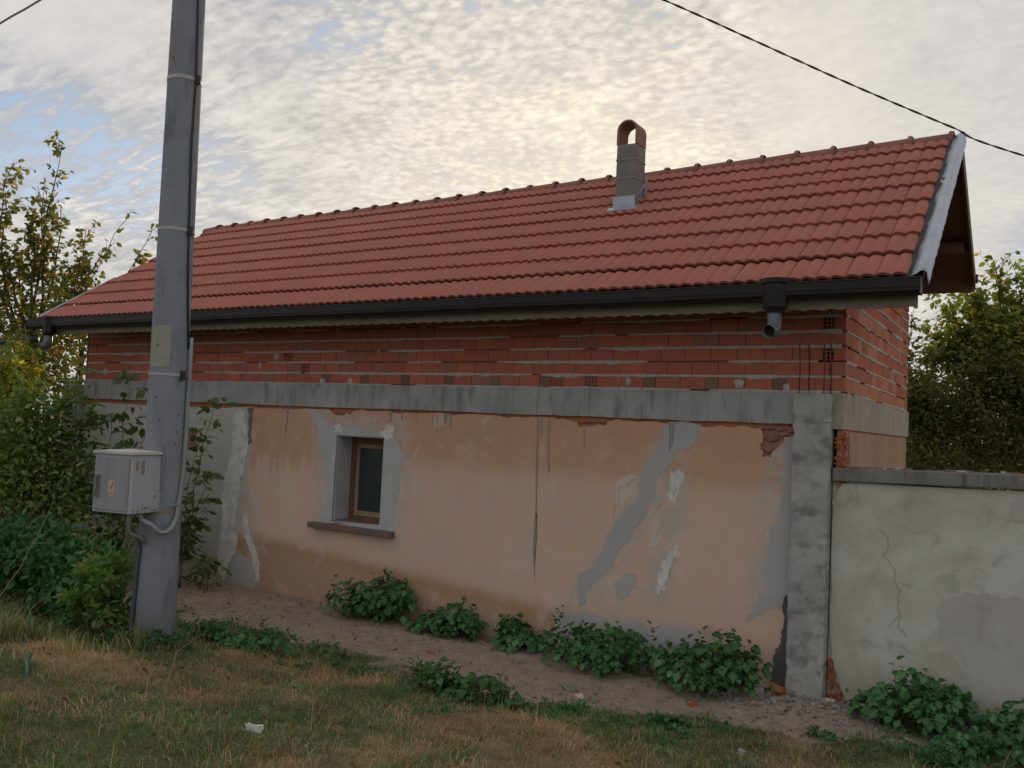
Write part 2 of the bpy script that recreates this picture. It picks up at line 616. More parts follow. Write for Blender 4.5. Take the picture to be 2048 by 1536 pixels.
def ground_mat():
    m, w, b, p, geo = base_mat('earth_and_thatch')
    at = w.new('ShaderNodeAttribute')
    at.attribute_name = 'grassy'
    g = at.outputs['Fac']
    n1 = w.noise(p, 1.4, 6, .6, .4)
    n2 = w.noise(p, 7, 6, .65, .3)
    n3 = w.noise(p, 45, 5, .7)
    soil = w.mix(w.ramp(n2, .3, .7), (.50, .40, .335), (.39, .305, .255))
    soil = w.mix(w.math('MULTIPLY', w.ramp(n1, .5, .7), .6), soil, (.46, .32, .245))
    soil = w.mix(w.math('MULTIPLY', w.ramp(n3, .5, .7), .7), soil, (.27, .21, .175))
    soil = w.mix(w.math('MULTIPLY', w.ramp(n3, .32, .22), .5), soil, (.37, .31, .265))
    at2 = w.new('ShaderNodeAttribute')
    at2.attribute_name = 'dry'
    that = w.mix(w.ramp(w.math('ADD', at2.outputs['Fac'], w.math('MULTIPLY', w.math('SUBTRACT', n2, .5), .8)), .15, .7), (.15, .155, .085), (.36, .26, .16))
    that = w.mix(w.math('MULTIPLY', w.ramp(n1, .45, .65), .7), that, (.085, .10, .045))
    gg = w.math('ADD', g, w.math('MULTIPLY', w.math('SUBTRACT', n2, .5), .7))
    c = w.mix(w.ramp(gg, .3, .7), soil, that)
    w.put(b.inputs['Base Color'], c)
    b.inputs['Roughness'].default_value = 1.0
    b.inputs['Specular IOR Level'].default_value = 0.1
    bump(w, b, w.math('ADD', n3, w.math('MULTIPLY', n2, 2.5)), 1.0, .03)
    return m


M = {}
M['orange'] = plaster_orange_mat()
M['greyplaster'] = plaster_grey_mat('grey_plaster', (.45, .46, .435), (.50, .49, .455), (.38, .39, .375))
M['gardenplaster'] = plaster_grey_mat('garden_wall_plaster', (.56, .56, .52), (.44, .42, .365), (.34, .34, .30), low=(.36, .32, .27), zlow=.3)
M['gardenstain'] = plaster_grey_mat('garden_wall_repair', (.44, .425, .395), (.49, .475, .44), (.39, .38, .35), zlow=.2)
M['cement'] = plaster_grey_mat('cement_patch', (.385, .395, .415), (.44, .435, .43), (.46, .40, .355), low=(.33, .31, .29), zlow=.1)
M['darkcement'] = simple('dark_cement', (.20, .19, .19), (.15, .145, .15), 6)
M['tar'] = simple('black_damp_stain', (.095, .09, .09), (.14, .13, .125), 6)
M['white'] = simple('white_filler', (.74, .73, .70), (.53, .51, .485), 9, bs=.5, bd=.01)
M['palewash'] = simple('pale_filler', (.60, .53, .48), (.57, .47, .40), 7)
M['drip'] = simple('cement_drip', (.27, .25, .24), (.33, .28, .24), 14)
M['beam'] = concrete_mat('beam_concrete', (.38, .395, .385), (.30, .315, .31), (.19, .195, .195), boards=.31)
M['pillar'] = concrete_mat('pillar_concrete', (.43, .435, .415), (.32, .325, .31), (.17, .175, .17), vert=False)
M['sidebeam'] = concrete_mat('side_beam_concrete', (.42, .37, .31), (.37, .33, .285), (.24, .205, .175), boards=.62)
M['coping'] = concrete_mat('coping_concrete', (.25, .245, .23), (.15, .15, .145), (.085, .085, .08))
M['pole'] = concrete_mat('pole_concrete', (.27, .295, .335), (.225, .245, .28), (.16, .17, .195))
M['brick'] = brick_mat('red_hollow_brick', (.49, .155, .095), (.42, .135, .09), (.36, .155, .105))
M['sidebrick'] = brick_mat('orange_hollow_brick', (.47, .17, .10), (.52, .215, .13), (.46, .23, .15))
M['clayblock'] = brick_mat('coated_clay_block', (.40, .25, .165), (.43, .275, .19), (.36, .27, .20))
M['headbrick'] = brick_mat('dark_brick_end', (.22, .13, .085), (.17, .10, .085), (.24, .16, .08))
M['oldbrick'] = brick_mat('old_rubble_brick', (.27, .13, .11), (.31, .17, .14), (.36, .26, .21))
M['orangecrumb'] = simple('orange_brick_crumb', (.42, .165, .075), (.32, .11, .05), 18, bs=.6)
M['mortar'] = simple('grey_mortar', (.52, .505, .48), (.36, .35, .335), 20, bs=.6, bd=.01)
M['bed'] = simple('joint_bed', (.17, .105, .085), (.13, .085, .075), 14)
M['tile'] = tile_mat()
M['ridgetile'] = simple('ridge_tile_clay', (.27, .115, .085), (.23, .115, .09), 9, rough=.75, tint=.12)
M['membrane'] = simple('black_membrane', (.035, .033, .036), (.05, .048, .05), 12, rough=.7)
M['galv'] = simple('galvanised_sheet', (.40, .44, .51), (.31, .35, .42), 5, rough=.36, metal=.45, bs=.15)
M['pipe'] = simple('galvanised_pipe', (.15, .165, .19), (.11, .125, .145), 9, rough=.42, metal=.3, bs=.1)
M['gutter'] = simple('dark_brown_gutter', (.014, .011, .0115), (.018, .013, .013), 5, rough=.5, spec=.3, bs=.05)
M['fascia'] = simple('weathered_fascia', (.29, .25, .21), (.21, .18, .155), 7, stretch=(1, 1, 3))
M['board'] = simple('brown_stained_board', (.13, .068, .048), (.09, .05, .038), 4, rough=.65, stretch=(1, 9, 9))
M['purlin'] = simple('brown_purlin', (.13, .065, .04), (.09, .045, .03), 6, rough=.7, stretch=(1, 9, 9))
M['chimney'] = simple('chimney_render', (.23, .215, .195), (.185, .175, .16), 6)
M['chimclay'] = simple('chimney_cap_clay', (.30, .16, .115), (.25, .15, .115), 7, rough=.8)
M['render'] = simple('chimney_seam', (.30, .285, .26), (.26, .25, .23), 6)
M['woodframe'] = simple('worn_window_wood', (.21, .105, .06), (.14, .075, .048), 7, rough=.75, stretch=(1, 1, .2))
M['sashwood'] = simple('pale_sash_wood', (.34, .25, .165), (.26, .17, .11), 9, rough=.8, stretch=(1, 1, .2))
M['sill'] = simple('red_brown_sill', (.20, .13, .115), (.15, .105, .10), 6)
M['reveal'] = simple('window_reveal_render', (.47, .485, .50), (.40, .415, .42), 4)
M['rebar'] = simple('rusty_rebar', (.10, .065, .05), (.07, .05, .042), 30)
M['boxpaint'] = simple('grey_box_paint', (.42, .44, .485), (.38, .395, .435), 3.2, rough=.55, stretch=(6, 6, .6), bs=.05)
M['boxdoor'] = simple('shaded_weathered_box_door', (.31, .315, .355), (.25, .255, .295), 3.2, rough=.6, stretch=(7, 7, .6), bs=.05)  # box paint darkened for the less lit door face, plus some grime
M['boxlid'] = simple('pale_box_lid', (.56, .545, .515), (.46, .45, .43), 7, rough=.7)
M['boxdark'] = simple('grey_green_handle', (.19, .205, .195), (.15, .165, .155), 8, rough=.5)
M['rust'] = simple('rust_stain', (.24, .21, .13), (.30, .27, .19), 10)
M['sticker'] = simple('orange_sticker', (.56, .43, .30), (.52, .39, .26), 10, rough=.7)
M['bolt'] = simple('red_print', (.50, .12, .06), (.42, .1, .05), 10)
M['paper'] = simple('old_paper_notice', (.36, .355, .29), (.31, .31, .255), 9)
M['cracks'] = simple('crack_line', (.28, .265, .245), (.40, .38, .355), 20)
M['ink'] = simple('dark_print', (.09, .09, .085), (.12, .12, .11), 20)
M['conduit'] = simple('grey_conduit', (.30, .305, .31), (.25, .26, .265), 8, rough=.55)
M['conduit2'] = simple('greenish_conduit', (.24, .25, .22), (.2, .21, .19), 8, rough=.55)
M['cable'] = simple('black_cable', (.035, .035, .038), (.05, .05, .052), 8, rough=.5)
M['cable2'] = simple('blue_grey_cable', (.10, .115, .14), (.08, .09, .115), 8, rough=.5)
M['strand'] = simple('faded_cable_strand', (.16, .105, .085), (.12, .085, .07), 8, rough=.7)
M['band'] = simple('pale_steel_band', (.46, .45, .44), (.40, .40, .39), 6, rough=.5)
M['bark'] = simple('grey_brown_bark', (.115, .09, .065), (.07, .055, .04), 18, bs=.7)
M['stem'] = simple('green_stem', (.10, .13, .05), (.12, .10, .05), 14)
M['drystem'] = simple('dry_stem', (.30, .24, .15), (.22, .17, .10), 14)
M['soilstone'] = simple('rubble_stone', (.30, .275, .25), (.22, .2, .185), 12, tint=.35)
M['hose'] = simple('green_hose', (.05, .16, .12), (.04, .12, .09), 9, rough=.5)
M['litter'] = simple('white_paper_scrap', (.68, .68, .64), (.55, .55, .52), 14)
M['plank'] = simple('weathered_plank', (.24, .25, .24), (.18, .185, .175), 8, stretch=(8, 1, 1))
M['backwall'] = simple('rough_back_wall', (.30, .22, .17), (.26, .2, .16), 5)
M['ground'] = ground_mat()
M['leafweed'] = leaf_mat('dark_weed_leaf', (0.0524, 0.1364, 0.0515), (0.0732, 0.1806, 0.0673), (0.1047, 0.2213, 0.089), trans=.2, rough=.5)
M['leafweed2'] = leaf_mat('bright_weed_leaf', (0.0715, 0.169, 0.052), (0.0975, 0.208, 0.065), (0.13, 0.234, 0.104), trans=.25, rough=.5)
M['leaftree'] = leaf_mat('turning_tree_leaf', (0.1021, 0.1373, 0.0446), (0.1895, 0.1759, 0.0484), (0.4282, 0.2261, 0.0466), trans=.42)
M['leafdark'] = leaf_mat('dark_bush_leaf', (0.0583, 0.0942, 0.031), (0.0924, 0.1301, 0.0414), (0.1702, 0.1682, 0.0455), trans=.3)
M['leafyellow'] = leaf_mat('yellowing_leaf', (0.1307, 0.183, 0.0528), (0.202, 0.2288, 0.0624), (0.6653, 0.4118, 0.06), trans=.35)
M['leafbush'] = leaf_mat('bush_leaf', (0.1075, 0.1794, 0.0574), (0.1559, 0.2344, 0.0706), (0.2688, 0.2751, 0.0994), trans=.3)
M['leafsap'] = leaf_mat('sapling_leaf', (0.0714, 0.1128, 0.0478), (0.0982, 0.1452, 0.0546), (0.1607, 0.1707, 0.0768), trans=.25)
M['leafpinnate'] = leaf_mat('ailanthus_leaf', (0.0931, 0.1688, 0.0432), (0.1165, 0.2025, 0.054), (0.1863, 0.2025, 0.054), trans=.35)
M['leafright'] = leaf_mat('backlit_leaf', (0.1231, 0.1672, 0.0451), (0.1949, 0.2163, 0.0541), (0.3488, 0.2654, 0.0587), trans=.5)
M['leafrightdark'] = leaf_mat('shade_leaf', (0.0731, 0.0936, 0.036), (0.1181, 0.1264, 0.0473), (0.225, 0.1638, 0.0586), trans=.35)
M['deadleaf'] = leaf_mat('dead_leaf', (.16, .10, .055), (.22, .145, .08), (.11, .12, .05), trans=.1, rough=.8)
M['blade'] = leaf_mat('grass_blade', (0.1694, 0.2144, 0.0862), (0.2464, 0.2513, 0.1207), (0.4928, 0.3992, 0.276), trans=.25)
M['greenblade'] = leaf_mat('green_grass_blade', (0.105, 0.195, 0.0756), (0.1487, 0.234, 0.0924), (0.245, 0.2808, 0.1344), trans=.25)
M['dryblade'] = leaf_mat('dry_grass_blade', (0.396, 0.2576, 0.15), (0.462, 0.3248, 0.198), (0.528, 0.4256, 0.288), trans=.25)

# ------------------------------------------------------------------ ground
BX = np.array([-40, -14, -9.5, -8.2, -6.3, -5.16, -3.43, -2.27, -1.17, -.4, .43, 1.4, 4, 40])
BS = np.array([1.0, 1.2, 1.5, 1.9, 1.62, 1.48, 1.66, 1.79, 1.30, 1.08, .78, .60, .5, .5])


def gz(x, y):
    x = np.asarray(x, float)
    y = np.asarray(y, float)
    s = np.clip(-y, 0, 9)
    z = 0.115 * np.clip(s - 1.8, 0, None) ** 1.0
    near = np.clip(1 - np.hypot(x + 3, y + 3) / 30, 0, 1)
    b = (fbm(x * 1.1 + 3, y * 1.1, 3) - .5) * 0.10 + (fbm(x * 4, y * 4 + 9, 2) - .5) * 0.035
    flat = np.clip(s / 0.7, 0.15, 1)
    z = z + b * near * flat
    # a small spill of rubble at the foot of the pillar
    z = z + 0.05 * np.exp(-(((x + .3) / .7) ** 2 + ((y + .25) / .35) ** 2))
    z = z + 0.10 * np.exp(-(((x + 1.5) / .75) ** 2 + ((y + 2.75) / .45) ** 2))
    return z


def grassy(x, y):
    s = -np.asarray(y, float)
    sb = np.interp(x, BX, BS)
    n = (fbm(np.asarray(x) * 2.2, s * 2.2 + 4, 3) - .5) * 0.9
    return np.clip((s - sb + n * 1.0) / .35 + .5, 0, 1)


def dryness(x, y):
    x = np.asarray(x, float)
    y = np.asarray(y, float)
    g = lambda cx, cy, rx, ry: np.exp(-(((x - cx) / rx) ** 2 + ((y - cy) / ry) ** 2))
    m = 1.1 * g(-1.45, -2.85, .75, .42) + .8 * g(-3.9, -2.35, .7, .22) + .7 * g(-4.9, -3.75, .9, .28) + .6 * g(-3.6, -3.2, .9, .3) + .5 * g(-.2, -3.2, .8, .5)
    return np.clip(m + .9 * np.clip((fbm(x * 1.1 + 11, y * 1.6 + 2, 3) - .52) * 4, 0, 1) * .7, 0, 1.2)


def axis(lo, hi, step, far, grow=1.22):
    a = list(np.arange(lo, hi + step * .5, step))
    st = step
    left = []
    v = lo
    while v > -far:
        st *= grow
        v -= st
        left.append(v)
    st = step
    right = []
    v = a[-1]
    while v < far:
        st *= grow
        v += st
        right.append(v)
    return np.array(left[::-1] + a + right)


def build_ground():
    xs = axis(-11, 3, .06, 600)
    ys = axis(-8.4, .6, .06, 600)
    X, Y = np.meshgrid(xs, ys)
    Zz = gz(X, Y)
    V = np.stack([X.ravel(), Y.ravel(), Zz.ravel()], 1)
    nx, ny = len(xs), len(ys)
    i = np.arange(nx * ny).reshape(ny, nx)
    F = np.stack([i[:-1, :-1].ravel(), i[:-1, 1:].ravel(), i[1:, 1:].ravel(), i[1:, :-1].ravel()], 1)
    me = mesh_np('ground', V, F, M['ground'], smooth=True)
    at = me.attributes.new('grassy', 'FLOAT', 'POINT')
    g = grassy(X.ravel(), Y.ravel())
    g = np.where(Y.ravel() > .3, .9, g)
    at.data.foreach_set('value', g.astype(np.float32))
    at2 = me.attributes.new('dry', 'FLOAT', 'POINT')
    at2.data.foreach_set('value', dryness(X.ravel(), Y.ravel()).astype(np.float32))
    o = link('ground', me)
    o['kind'] = 'structure'
    return o


build_ground()

# ------------------------------------------------------------------ house
HOUSE = thing('house', 'long low house with red tiled roof over bare brick and peeling orange plaster', 'house')
XL = -11.25
YB = 3.72                      # outer face of the rear wall
# roof planes
EY, EZ, SL = -.62, 3.53, 0.695
RY = 2.30
RZ = EZ + (RY - EY) * SL
ANG = math.atan(SL)
XR = 0.565                     # right edge of the tiles
BEY, BEZ = 4.28, 4.40          # rear eave
SLB = (RZ - .04 - BEZ) / (BEY - RY)


def roof_z(y):
    return EZ + (y - EY) * SL if y <= RY else RZ - (y - RY) * SLB


def xleft(y):
    t = (y - EY) / (RY - EY)
    return -11.63 + t * 0.30


# -- lower walls
WIN = [(-5.915, 2.045), (-5.163, 2.045), (-5.163, 1.02), (-5.925, .995)]
top_pts = [(-7.46, 2.362), (-6.943, 2.368), (-6.30, 2.372), (-6.051, 2.372), (-5.972, 2.325), (-5.86, 2.305), (-5.716, 2.32), (-5.632, 2.37),
           (-5.3, 2.362), (-4.95, 2.345), (-4.6, 2.366), (-4.227, 2.36), (-3.559, 2.371), (-3.179, 2.368), (-2.934, 2.366), (-2.816, 2.362),
           (-2.609, 2.345), (-2.586, 2.297), (-2.406, 2.303), (-2.307, 2.307), (-2.251, 2.355), (-2.075, 2.364), (-1.6, 2.35),
           (-1.469, 2.335), (-1.363, 2.32), (-1.299, 2.345), (-1.0, 2.34), (-.728, 2.345), (-.693, 2.278), (-.723, 2.197), (-.703, 2.086),
           (-.616, 2.083), (-.594, 2.155), (-.504, 2.27), (-.40, 2.275)]
top_pts = [(x, z - (.006 + .030 * float(vnoise(x * 2.3, 4.4)) ** 1.5)) for x, z in top_pts]
top_j = jag(top_pts, .020, 3, 3, closed=False)
left_j = [(-7.48, -.35), (-7.53, -.065), (-7.578, .452), (-7.567, .942), (-7.468, 1.364), (-7.407, 1.914)]
orange_outline = left_j + top_j + [(-.40, -.35)]

PW = MB()                      # core of the lower wall, seen where plaster has fallen away
for x0, x1, z0, z1 in ((XL + .02, -5.93, -.4, 2.38), (-5.15, -.13, -.4, 2.38), (-5.93, -5.15, -.4, .99), (-5.93, -5.15, 2.055, 2.38)):
    PW.box(x0, x1, .022, .40, z0, z1)
lower_wall = PW.build('lower_wall', M['oldbrick'], HOUSE)
sheet('orange_plaster', orange_outline, lower_wall, M['orange'], holes=[[(-5.95, 2.08), (-5.135, 2.08), (-5.135, .985), (-5.96, .965)]], front=0.0, back=.024)
grey_outline = [(XL + .02, -.35), (-7.475, -.35), (-7.525, -.065), (-7.573, .452), (-7.562, .942), (-7.463, 1.364), (-7.402, 1.914), (-7.45, 2.345)]
grey_outline += jag([(-7.8, 2.335), (-8.4, 2.32), (-9.2, 2.315), (-10.2, 2.32), (XL + .02, 2.325)], .012, 2, 5, closed=False)
NICHE = [(-8.84, 2.02), (-8.54, 2.03), (-8.51, 1.73), (-8.81, 1.71)]
sheet('grey_plaster', grey_outline, lower_wall, M['greyplaster'], holes=[NICHE], front=.002, back=.024)
# orange crumbs of brick bedded under the beam
mb = MB()
xs = np.arange(XL + .1, -.44, .06)
for a, bx in zip(xs[:-1], xs[1:]):
    n = vnoise(a * 3.1, 2.2)
    if n > .12 or a < -7.5:
        h = .05 + .03 * vnoise(a * 9, 7.7) + (.03 if a < -7.5 else 0)
        mb.box(a, bx + .003, .004 + .006 * vnoise(a * 20, 1), .05, 2.385 - h, 2.392)
mb.build('bedding_course', M['orangecrumb'], lower_wall, kind='stuff')


def patch(name, pts, mat, lift=.005, amp=.02, lv=3, seed=1, label=None):
    return sheet(name, jag(pts, amp * 1.7, lv + 2, seed), lower_wall, M[mat], front=-lift * .6, back=.006, label=label)


cement_diag = [(-1.63, 2.34), (-1.278, 2.345), (-1.323, 2.168), (-1.53, 2.074), (-1.596, 1.935), (-1.719, 1.826), (-1.738, 1.62), (-1.805, 1.462), (-1.937, 1.296), (-2.043, 1.13), (-2.131, 0.982), (-2.128, 0.914), (-2.295, 0.754), (-2.406, 0.617), (-2.42, 0.475), (-2.518, 0.461), (-2.521, 0.725), (-2.36, 0.885), (-2.251, 1.073), (-2.163, 1.256), (-2.129, 1.363), (-1.947, 1.535), (-1.877, 1.643), (-1.868, 1.867), (-1.781, 2.009), (-1.696, 2.167)]
patch('plaster_patch', cement_diag, 'cement', .0062, .022, 3, 2, 'diagonal grey cement repair running down the orange plaster')
patch('plaster_patch', [(-2.102, 0.762), (-1.993, 0.862), (-1.899, 0.856), (-1.877, 0.758), (-1.946, 0.646), (-2.019, 0.593), (-2.097, 0.642)], 'cement', .0055, .02, 3, 3, 'small oval grey cement patch')
for i, (pp, mt, lf) in enumerate((
        ([(-1.576, 1.869), (-1.443, 1.878), (-1.432, 1.812), (-1.496, 1.657), (-1.547, 1.585), (-1.594, 1.649)], 'white', .004),
        ([(-1.478, 1.192), (-1.441, 1.146), (-1.524, 0.987), (-1.554, 0.85), (-1.646, 0.688), (-1.693, 0.749), (-1.662, 0.87), (-1.579, 1.047)], 'white', .0042),
        ([(-2.108, 1.764), (-1.884, 1.814), (-1.895, 1.642), (-2.023, 1.546), (-2.175, 1.533)], 'palewash', .003),
        ([(-1.727, 1.57), (-1.627, 1.343), (-1.674, 1.17), (-1.763, 1.127), (-1.734, 1.316)], 'palewash', .0032),
        ([(-2.515, 0.391), (-2.358, 0.423), (-2.201, 0.387), (-2.028, 0.362), (-1.863, 0.422), (-1.678, 0.383), (-1.466, 0.417), (-1.309, 0.409), (-1.22, 0.294), (-1.35, -.3), (-2.769, -.3), (-2.89, 0.102), (-2.733, 0.287)], 'cement', .0048),
        ([(-.505, 2.262), (-.405, 2.262), (-.405, .70), (-.489, .741), (-.612, .692), (-.767, .575), (-.808, .60), (-.724, .738), (-.633, .845), (-.642, 1.157), (-.60, 1.319), (-.619, 1.411), (-.53, 1.576), (-.503, 1.735), (-.524, 1.891), (-.507, 2.128)], 'cement', .0052),
        ([(-.461, .838), (-.405, .877), (-.405, -.3), (-.66, -.3), (-.565, .12), (-.483, .526)], 'tar', .0068),
        ([(-7.372, 1.221), (-7.258, 1.156), (-7.19, 0.995), (-7.102, 0.763), (-7.14, 0.741), (-7.253, 0.952)], 'palewash', .004),
        ([(-7.541, 0.963), (-7.432, 0.973), (-7.356, 0.738), (-7.197, 0.477), (-7.125, 0.265), (-7.109, 0.084), (-7.203, 0.09), (-7.269, 0.376), (-7.456, 0.634)], 'white', .0062),
        ([(-7.578, 0.452), (-7.377, 0.364), (-7.232, 0.27), (-7.21, -.1), (-7.726, -.1), (-7.68, 0.347)], 'cement', .0045),
        ([(-7.541, 2.326), (-7.423, 2.329), (-7.404, 1.876), (-7.484, 1.854)], 'darkcement', .0052),
        ([(-5.959, 2.161), (-5.888, 2.191), (-5.821, 2.153), (-5.824, 2.072), (-5.951, 2.066)], 'white', .011),
        ([(-5.227, 2.11), (-5.107, 2.219), (-5.02, 2.183), (-5.021, 2.066), (-5.093, 2.017), (-5.159, 2.055)], 'white', .011))):
    patch('plaster_patch', pp, mt, lf, .02, 3, 20 + i)
patch('plaster_patch', [(-7.694, 2.322), (-7.578, 2.268), (-7.483, 1.835), (-7.536, 1.51), (-7.588, 1.167), (-7.65, 0.935), (-7.595, 0.638), (-7.655, 0.387), (-7.72, 0.173), (-7.795, 0.02), (-7.904, 0.169), (-7.926, 0.547), (-7.896, 0.836), (-7.915, 1.332), (-7.819, 1.684), (-7.78, 1.878), (-7.795, 2.184)],
      'white', .022, .03, 3, 50, 'ragged white plaster edge between grey and orange wall')
winrender = [(-6.485, 2.35), (-6.295, 2.35), (-6.151, 2.237), (-5.959, 2.161), (-5.832, 2.179), (-5.704, 2.157), (-5.194, 2.124), (-5.079, 2.181), (-5.009, 2.144), (-5.003, 2.054), (-4.876, 1.892), (-4.807, 1.845), (-4.911, 1.685), (-4.882, 1.507), (-4.936, 1.324), (-4.939, 0.965), (-5.166, 0.965), (-5.924, 0.965), (-6.108, 0.983), (-6.066, 1.163), (-6.131, 1.28), (-6.052, 1.462), (-6.11, 1.718), (-6.2, 1.905), (-6.232, 2.068), (-6.321, 2.231)]
sheet('window_surround', jag(winrender, .02, 3, 9), lower_wall, M['reveal'], holes=[WIN], front=-.004, back=.006)
dr = [[(-3.081, 2.36), (-3.053, 2.36), (-3.045, 1.718), (-3.035, 1.351), (-3.025, 0.605), (-3.062, 0.983), (-3.054, 1.349), (-3.073, 1.808)],
      [(-3.046, 1.35), (-3.03, 1.352), (-3.017, 1.097), (-3.032, 0.804), (-3.031, 1.114)],
      [(-3.036, 2.36), (-3.006, 2.36), (-3.017, 2.162), (-3.03, 2.124)],
      [(-2.946, 2.36), (-2.921, 2.36), (-2.915, 1.909), (-2.894, 1.837), (-2.92, 1.763), (-2.932, 1.908)],
      [(-2.526, 2.29), (-2.51, 2.29), (-2.502, 2.058), (-2.516, 2.058)], [(-5.119, 2.36), (-5.063, 2.36), (-5.066, 2.233), (-5.096, 2.232)],
      [(-4.479, 2.36), (-4.452, 2.36), (-4.457, 2.204), (-4.467, 2.204)], [(-4.316, 2.36), (-4.254, 2.36), (-4.26, 2.249), (-4.299, 2.248)],
      [(-4.239, 2.36), (-4.193, 2.36), (-4.18, 2.152), (-4.203, 2.189)], [(-4.398, 2.332), (-4.382, 2.333), (-4.391, 2.15), (-4.4, 2.15)],
      [(-6.82, 2.357), (-6.756, 2.359), (-6.784, 2.159), (-6.798, 1.974), (-6.819, 1.988), (-6.804, 2.158)],
      [(-4.925, 2.345), (-4.901, 2.345), (-4.904, 2.258), (-4.917, 2.258)], [(-4.713, 2.35), (-4.696, 2.35), (-4.695, 2.246), (-4.704, 2.259)],
      [(-1.603, 2.345), (-1.578, 2.345), (-1.58, 2.071), (-1.595, 2.071)], [(-1.568, 2.345), (-1.547, 2.345), (-1.557, 2.123), (-1.571, 2.122)]]
for i, d_ in enumerate(dr):
    sheet('cement_drip', jag(d_, .004, 2, i), lower_wall, M['drip'], front=-.0022 if d_[0][0] < -1.7 else -.006, back=.002)
# hairline cracks in the repairs
for i, (pts, lf) in enumerate((([(-1.50, 1.86), (-1.52, 1.78), (-1.505, 1.72), (-1.54, 1.60)], .006), ([(-1.45, 1.15), (-1.53, .98), (-1.57, .84), (-1.63, .72)], .006),
                               ([(-2.10, 1.53), (-2.09, 1.70), (-2.0, 1.72), (-1.97, 1.77), (-1.885, 1.80)], .005), ([(-2.10, 1.70), (-2.15, 1.60), (-2.16, 1.38)], .005), ([(-1.66, 1.56), (-1.70, 1.47), (-1.64, 1.36), (-1.69, 1.22)], .005))):
    j = jag(pts, .012, 2, 60 + i, closed=False)
    wd = .001
    sheet('crack', [(x - wd, z) for x, z in j] + [(x + wd, z) for x, z in reversed(j)], lower_wall, M['cracks'], front=-lf * .6 - .001, back=0)
# lumps of old masonry showing in the broken corner by the pillar
r = random.Random(4)
for x, z, sx, sz in ((-.66, 2.335, .10, .04), (-.55, 2.33, .09, .045), (-.45, 2.32, .07, .05), (-.62, 2.245, .12, .06), (-.51, 2.285, .09, .035), (-.645, 2.14, .09, .06), (-2.45, 2.335, .10, .03), (-2.33, 2.335, .07, .03), (-1.44, 2.345, .08, .022)):
    bm = bmesh.new()
    bmesh.ops.create_icosphere(bm, subdivisions=2, radius=1)
    for v in bm.verts:
        v.co = Vector((v.co.x * sx * .55, v.co.y * .022, v.co.z * sz * .6)) * r.uniform(.88, 1.1)
    me = bpy.data.meshes.new('old_brick')
    bm.to_mesh(me)
    bm.free()
    me.materials.append(M['oldbrick'])
    link('old_brick', me, lower_wall, (x, .016, z))

# -- window
mb = MB()                                  # deep reveals
mb.box(-5.93, -5.905, .02, .40, 1.0, 2.05)
mb.box(-5.17, -5.15, .02, .40, 1.0, 2.05)
mb.box(-5.905, -5.17, .02, .40, 2.032, 2.055)
mb.box(-5.905, -5.17, .02, .40, .97, 1.006)
WN = mb.build('window', M['reveal'], HOUSE)
mb = MB()
mb.box(-5.905, -5.84, .265, .34, 1.006, 2.032)
mb.box(-5.235, -5.17, .265, .34, 1.006, 2.032)
mb.box(-5.84, -5.235, .265, .34, 1.95, 2.032)
mb.box(-5.84, -5.235, .265, .34, 1.006, 1.055)
mb.build('window_frame', M['woodframe'], WN, bevel=.006)
mb = MB()
mb.box(-5.838, -5.785, .285, .325, 1.057, 1.948)
mb.box(-5.29, -5.237, .285, .325, 1.057, 1.948)
mb.box(-5.785, -5.29, .285, .325, 1.895, 1.948)
mb.box(-5.785, -5.29, .285, .325, 1.057, 1.12)
mb.build('sash', M['sashwood'], WN, bevel=.005)
gm, w_, b_, p_, g_ = base_mat('dusty_glass')
b_.inputs['Base Color'].default_value = (.022, .027, .030, 1)
b_.inputs['Roughness'].default_value = .22
b_.inputs['Specular IOR Level'].default_value = .3
gn = w_.noise(p_, 3, 5, .6, .4)
w_.put(b_.inputs['Base Color'], w_.mix(gn, (.028, .038, .043), (.050, .062, .066)))
mb = MB()
mb.box(-5.785, -5.29, .303, .308, 1.12, 1.895)
mb.build('pane', gm, WN)
mb = MB()
mb.box(-6.25, -4.93, -.085, .02, .895, .962)
mb.box(-5.92, -5.155, .02, .262, .955, 1.012)
mb.build('window_sill', M['sill'], WN, bevel=.008)

# -- concrete beam round the house
bo = [(XL, 2.385), (XL, 2.668)] + jag([(-9, 2.672), (-7.4, 2.675), (-5, 2.668), (-3, 2.67), (-1, 2.662), (-.40, 2.662)], .006, 3, 12, closed=False)
bo += jag([(-.40, 2.378), (-1.3, 2.372), (-2.4, 2.382), (-3.5, 2.375), (-5, 2.384), (-6.4, 2.378), (-7.5, 2.386), (-9.5, 2.384)], .006, 3, 13, closed=False)
beam = link('concrete_beam', sheet_mesh('concrete_beam', bo, (), -.025, .38, M['beam']), HOUSE)
mb = MB()
mb.box(-.10, .002, -.02, YB + .16, 2.345, 2.664)
sb = mb.build('side_beam', M['sidebeam'], HOUSE, bevel=.006)
mb = MB()
mb.box(XL, -.05, 3.4, YB, 2.36, 2.66)
mb.box(XL, XL + .3, .385, 3.395, 2.36, 2.66)
mb.build('rear_beam', M['beam'], HOUSE)
# -- corner pillar with starter bars, and the far one
mb = MB()


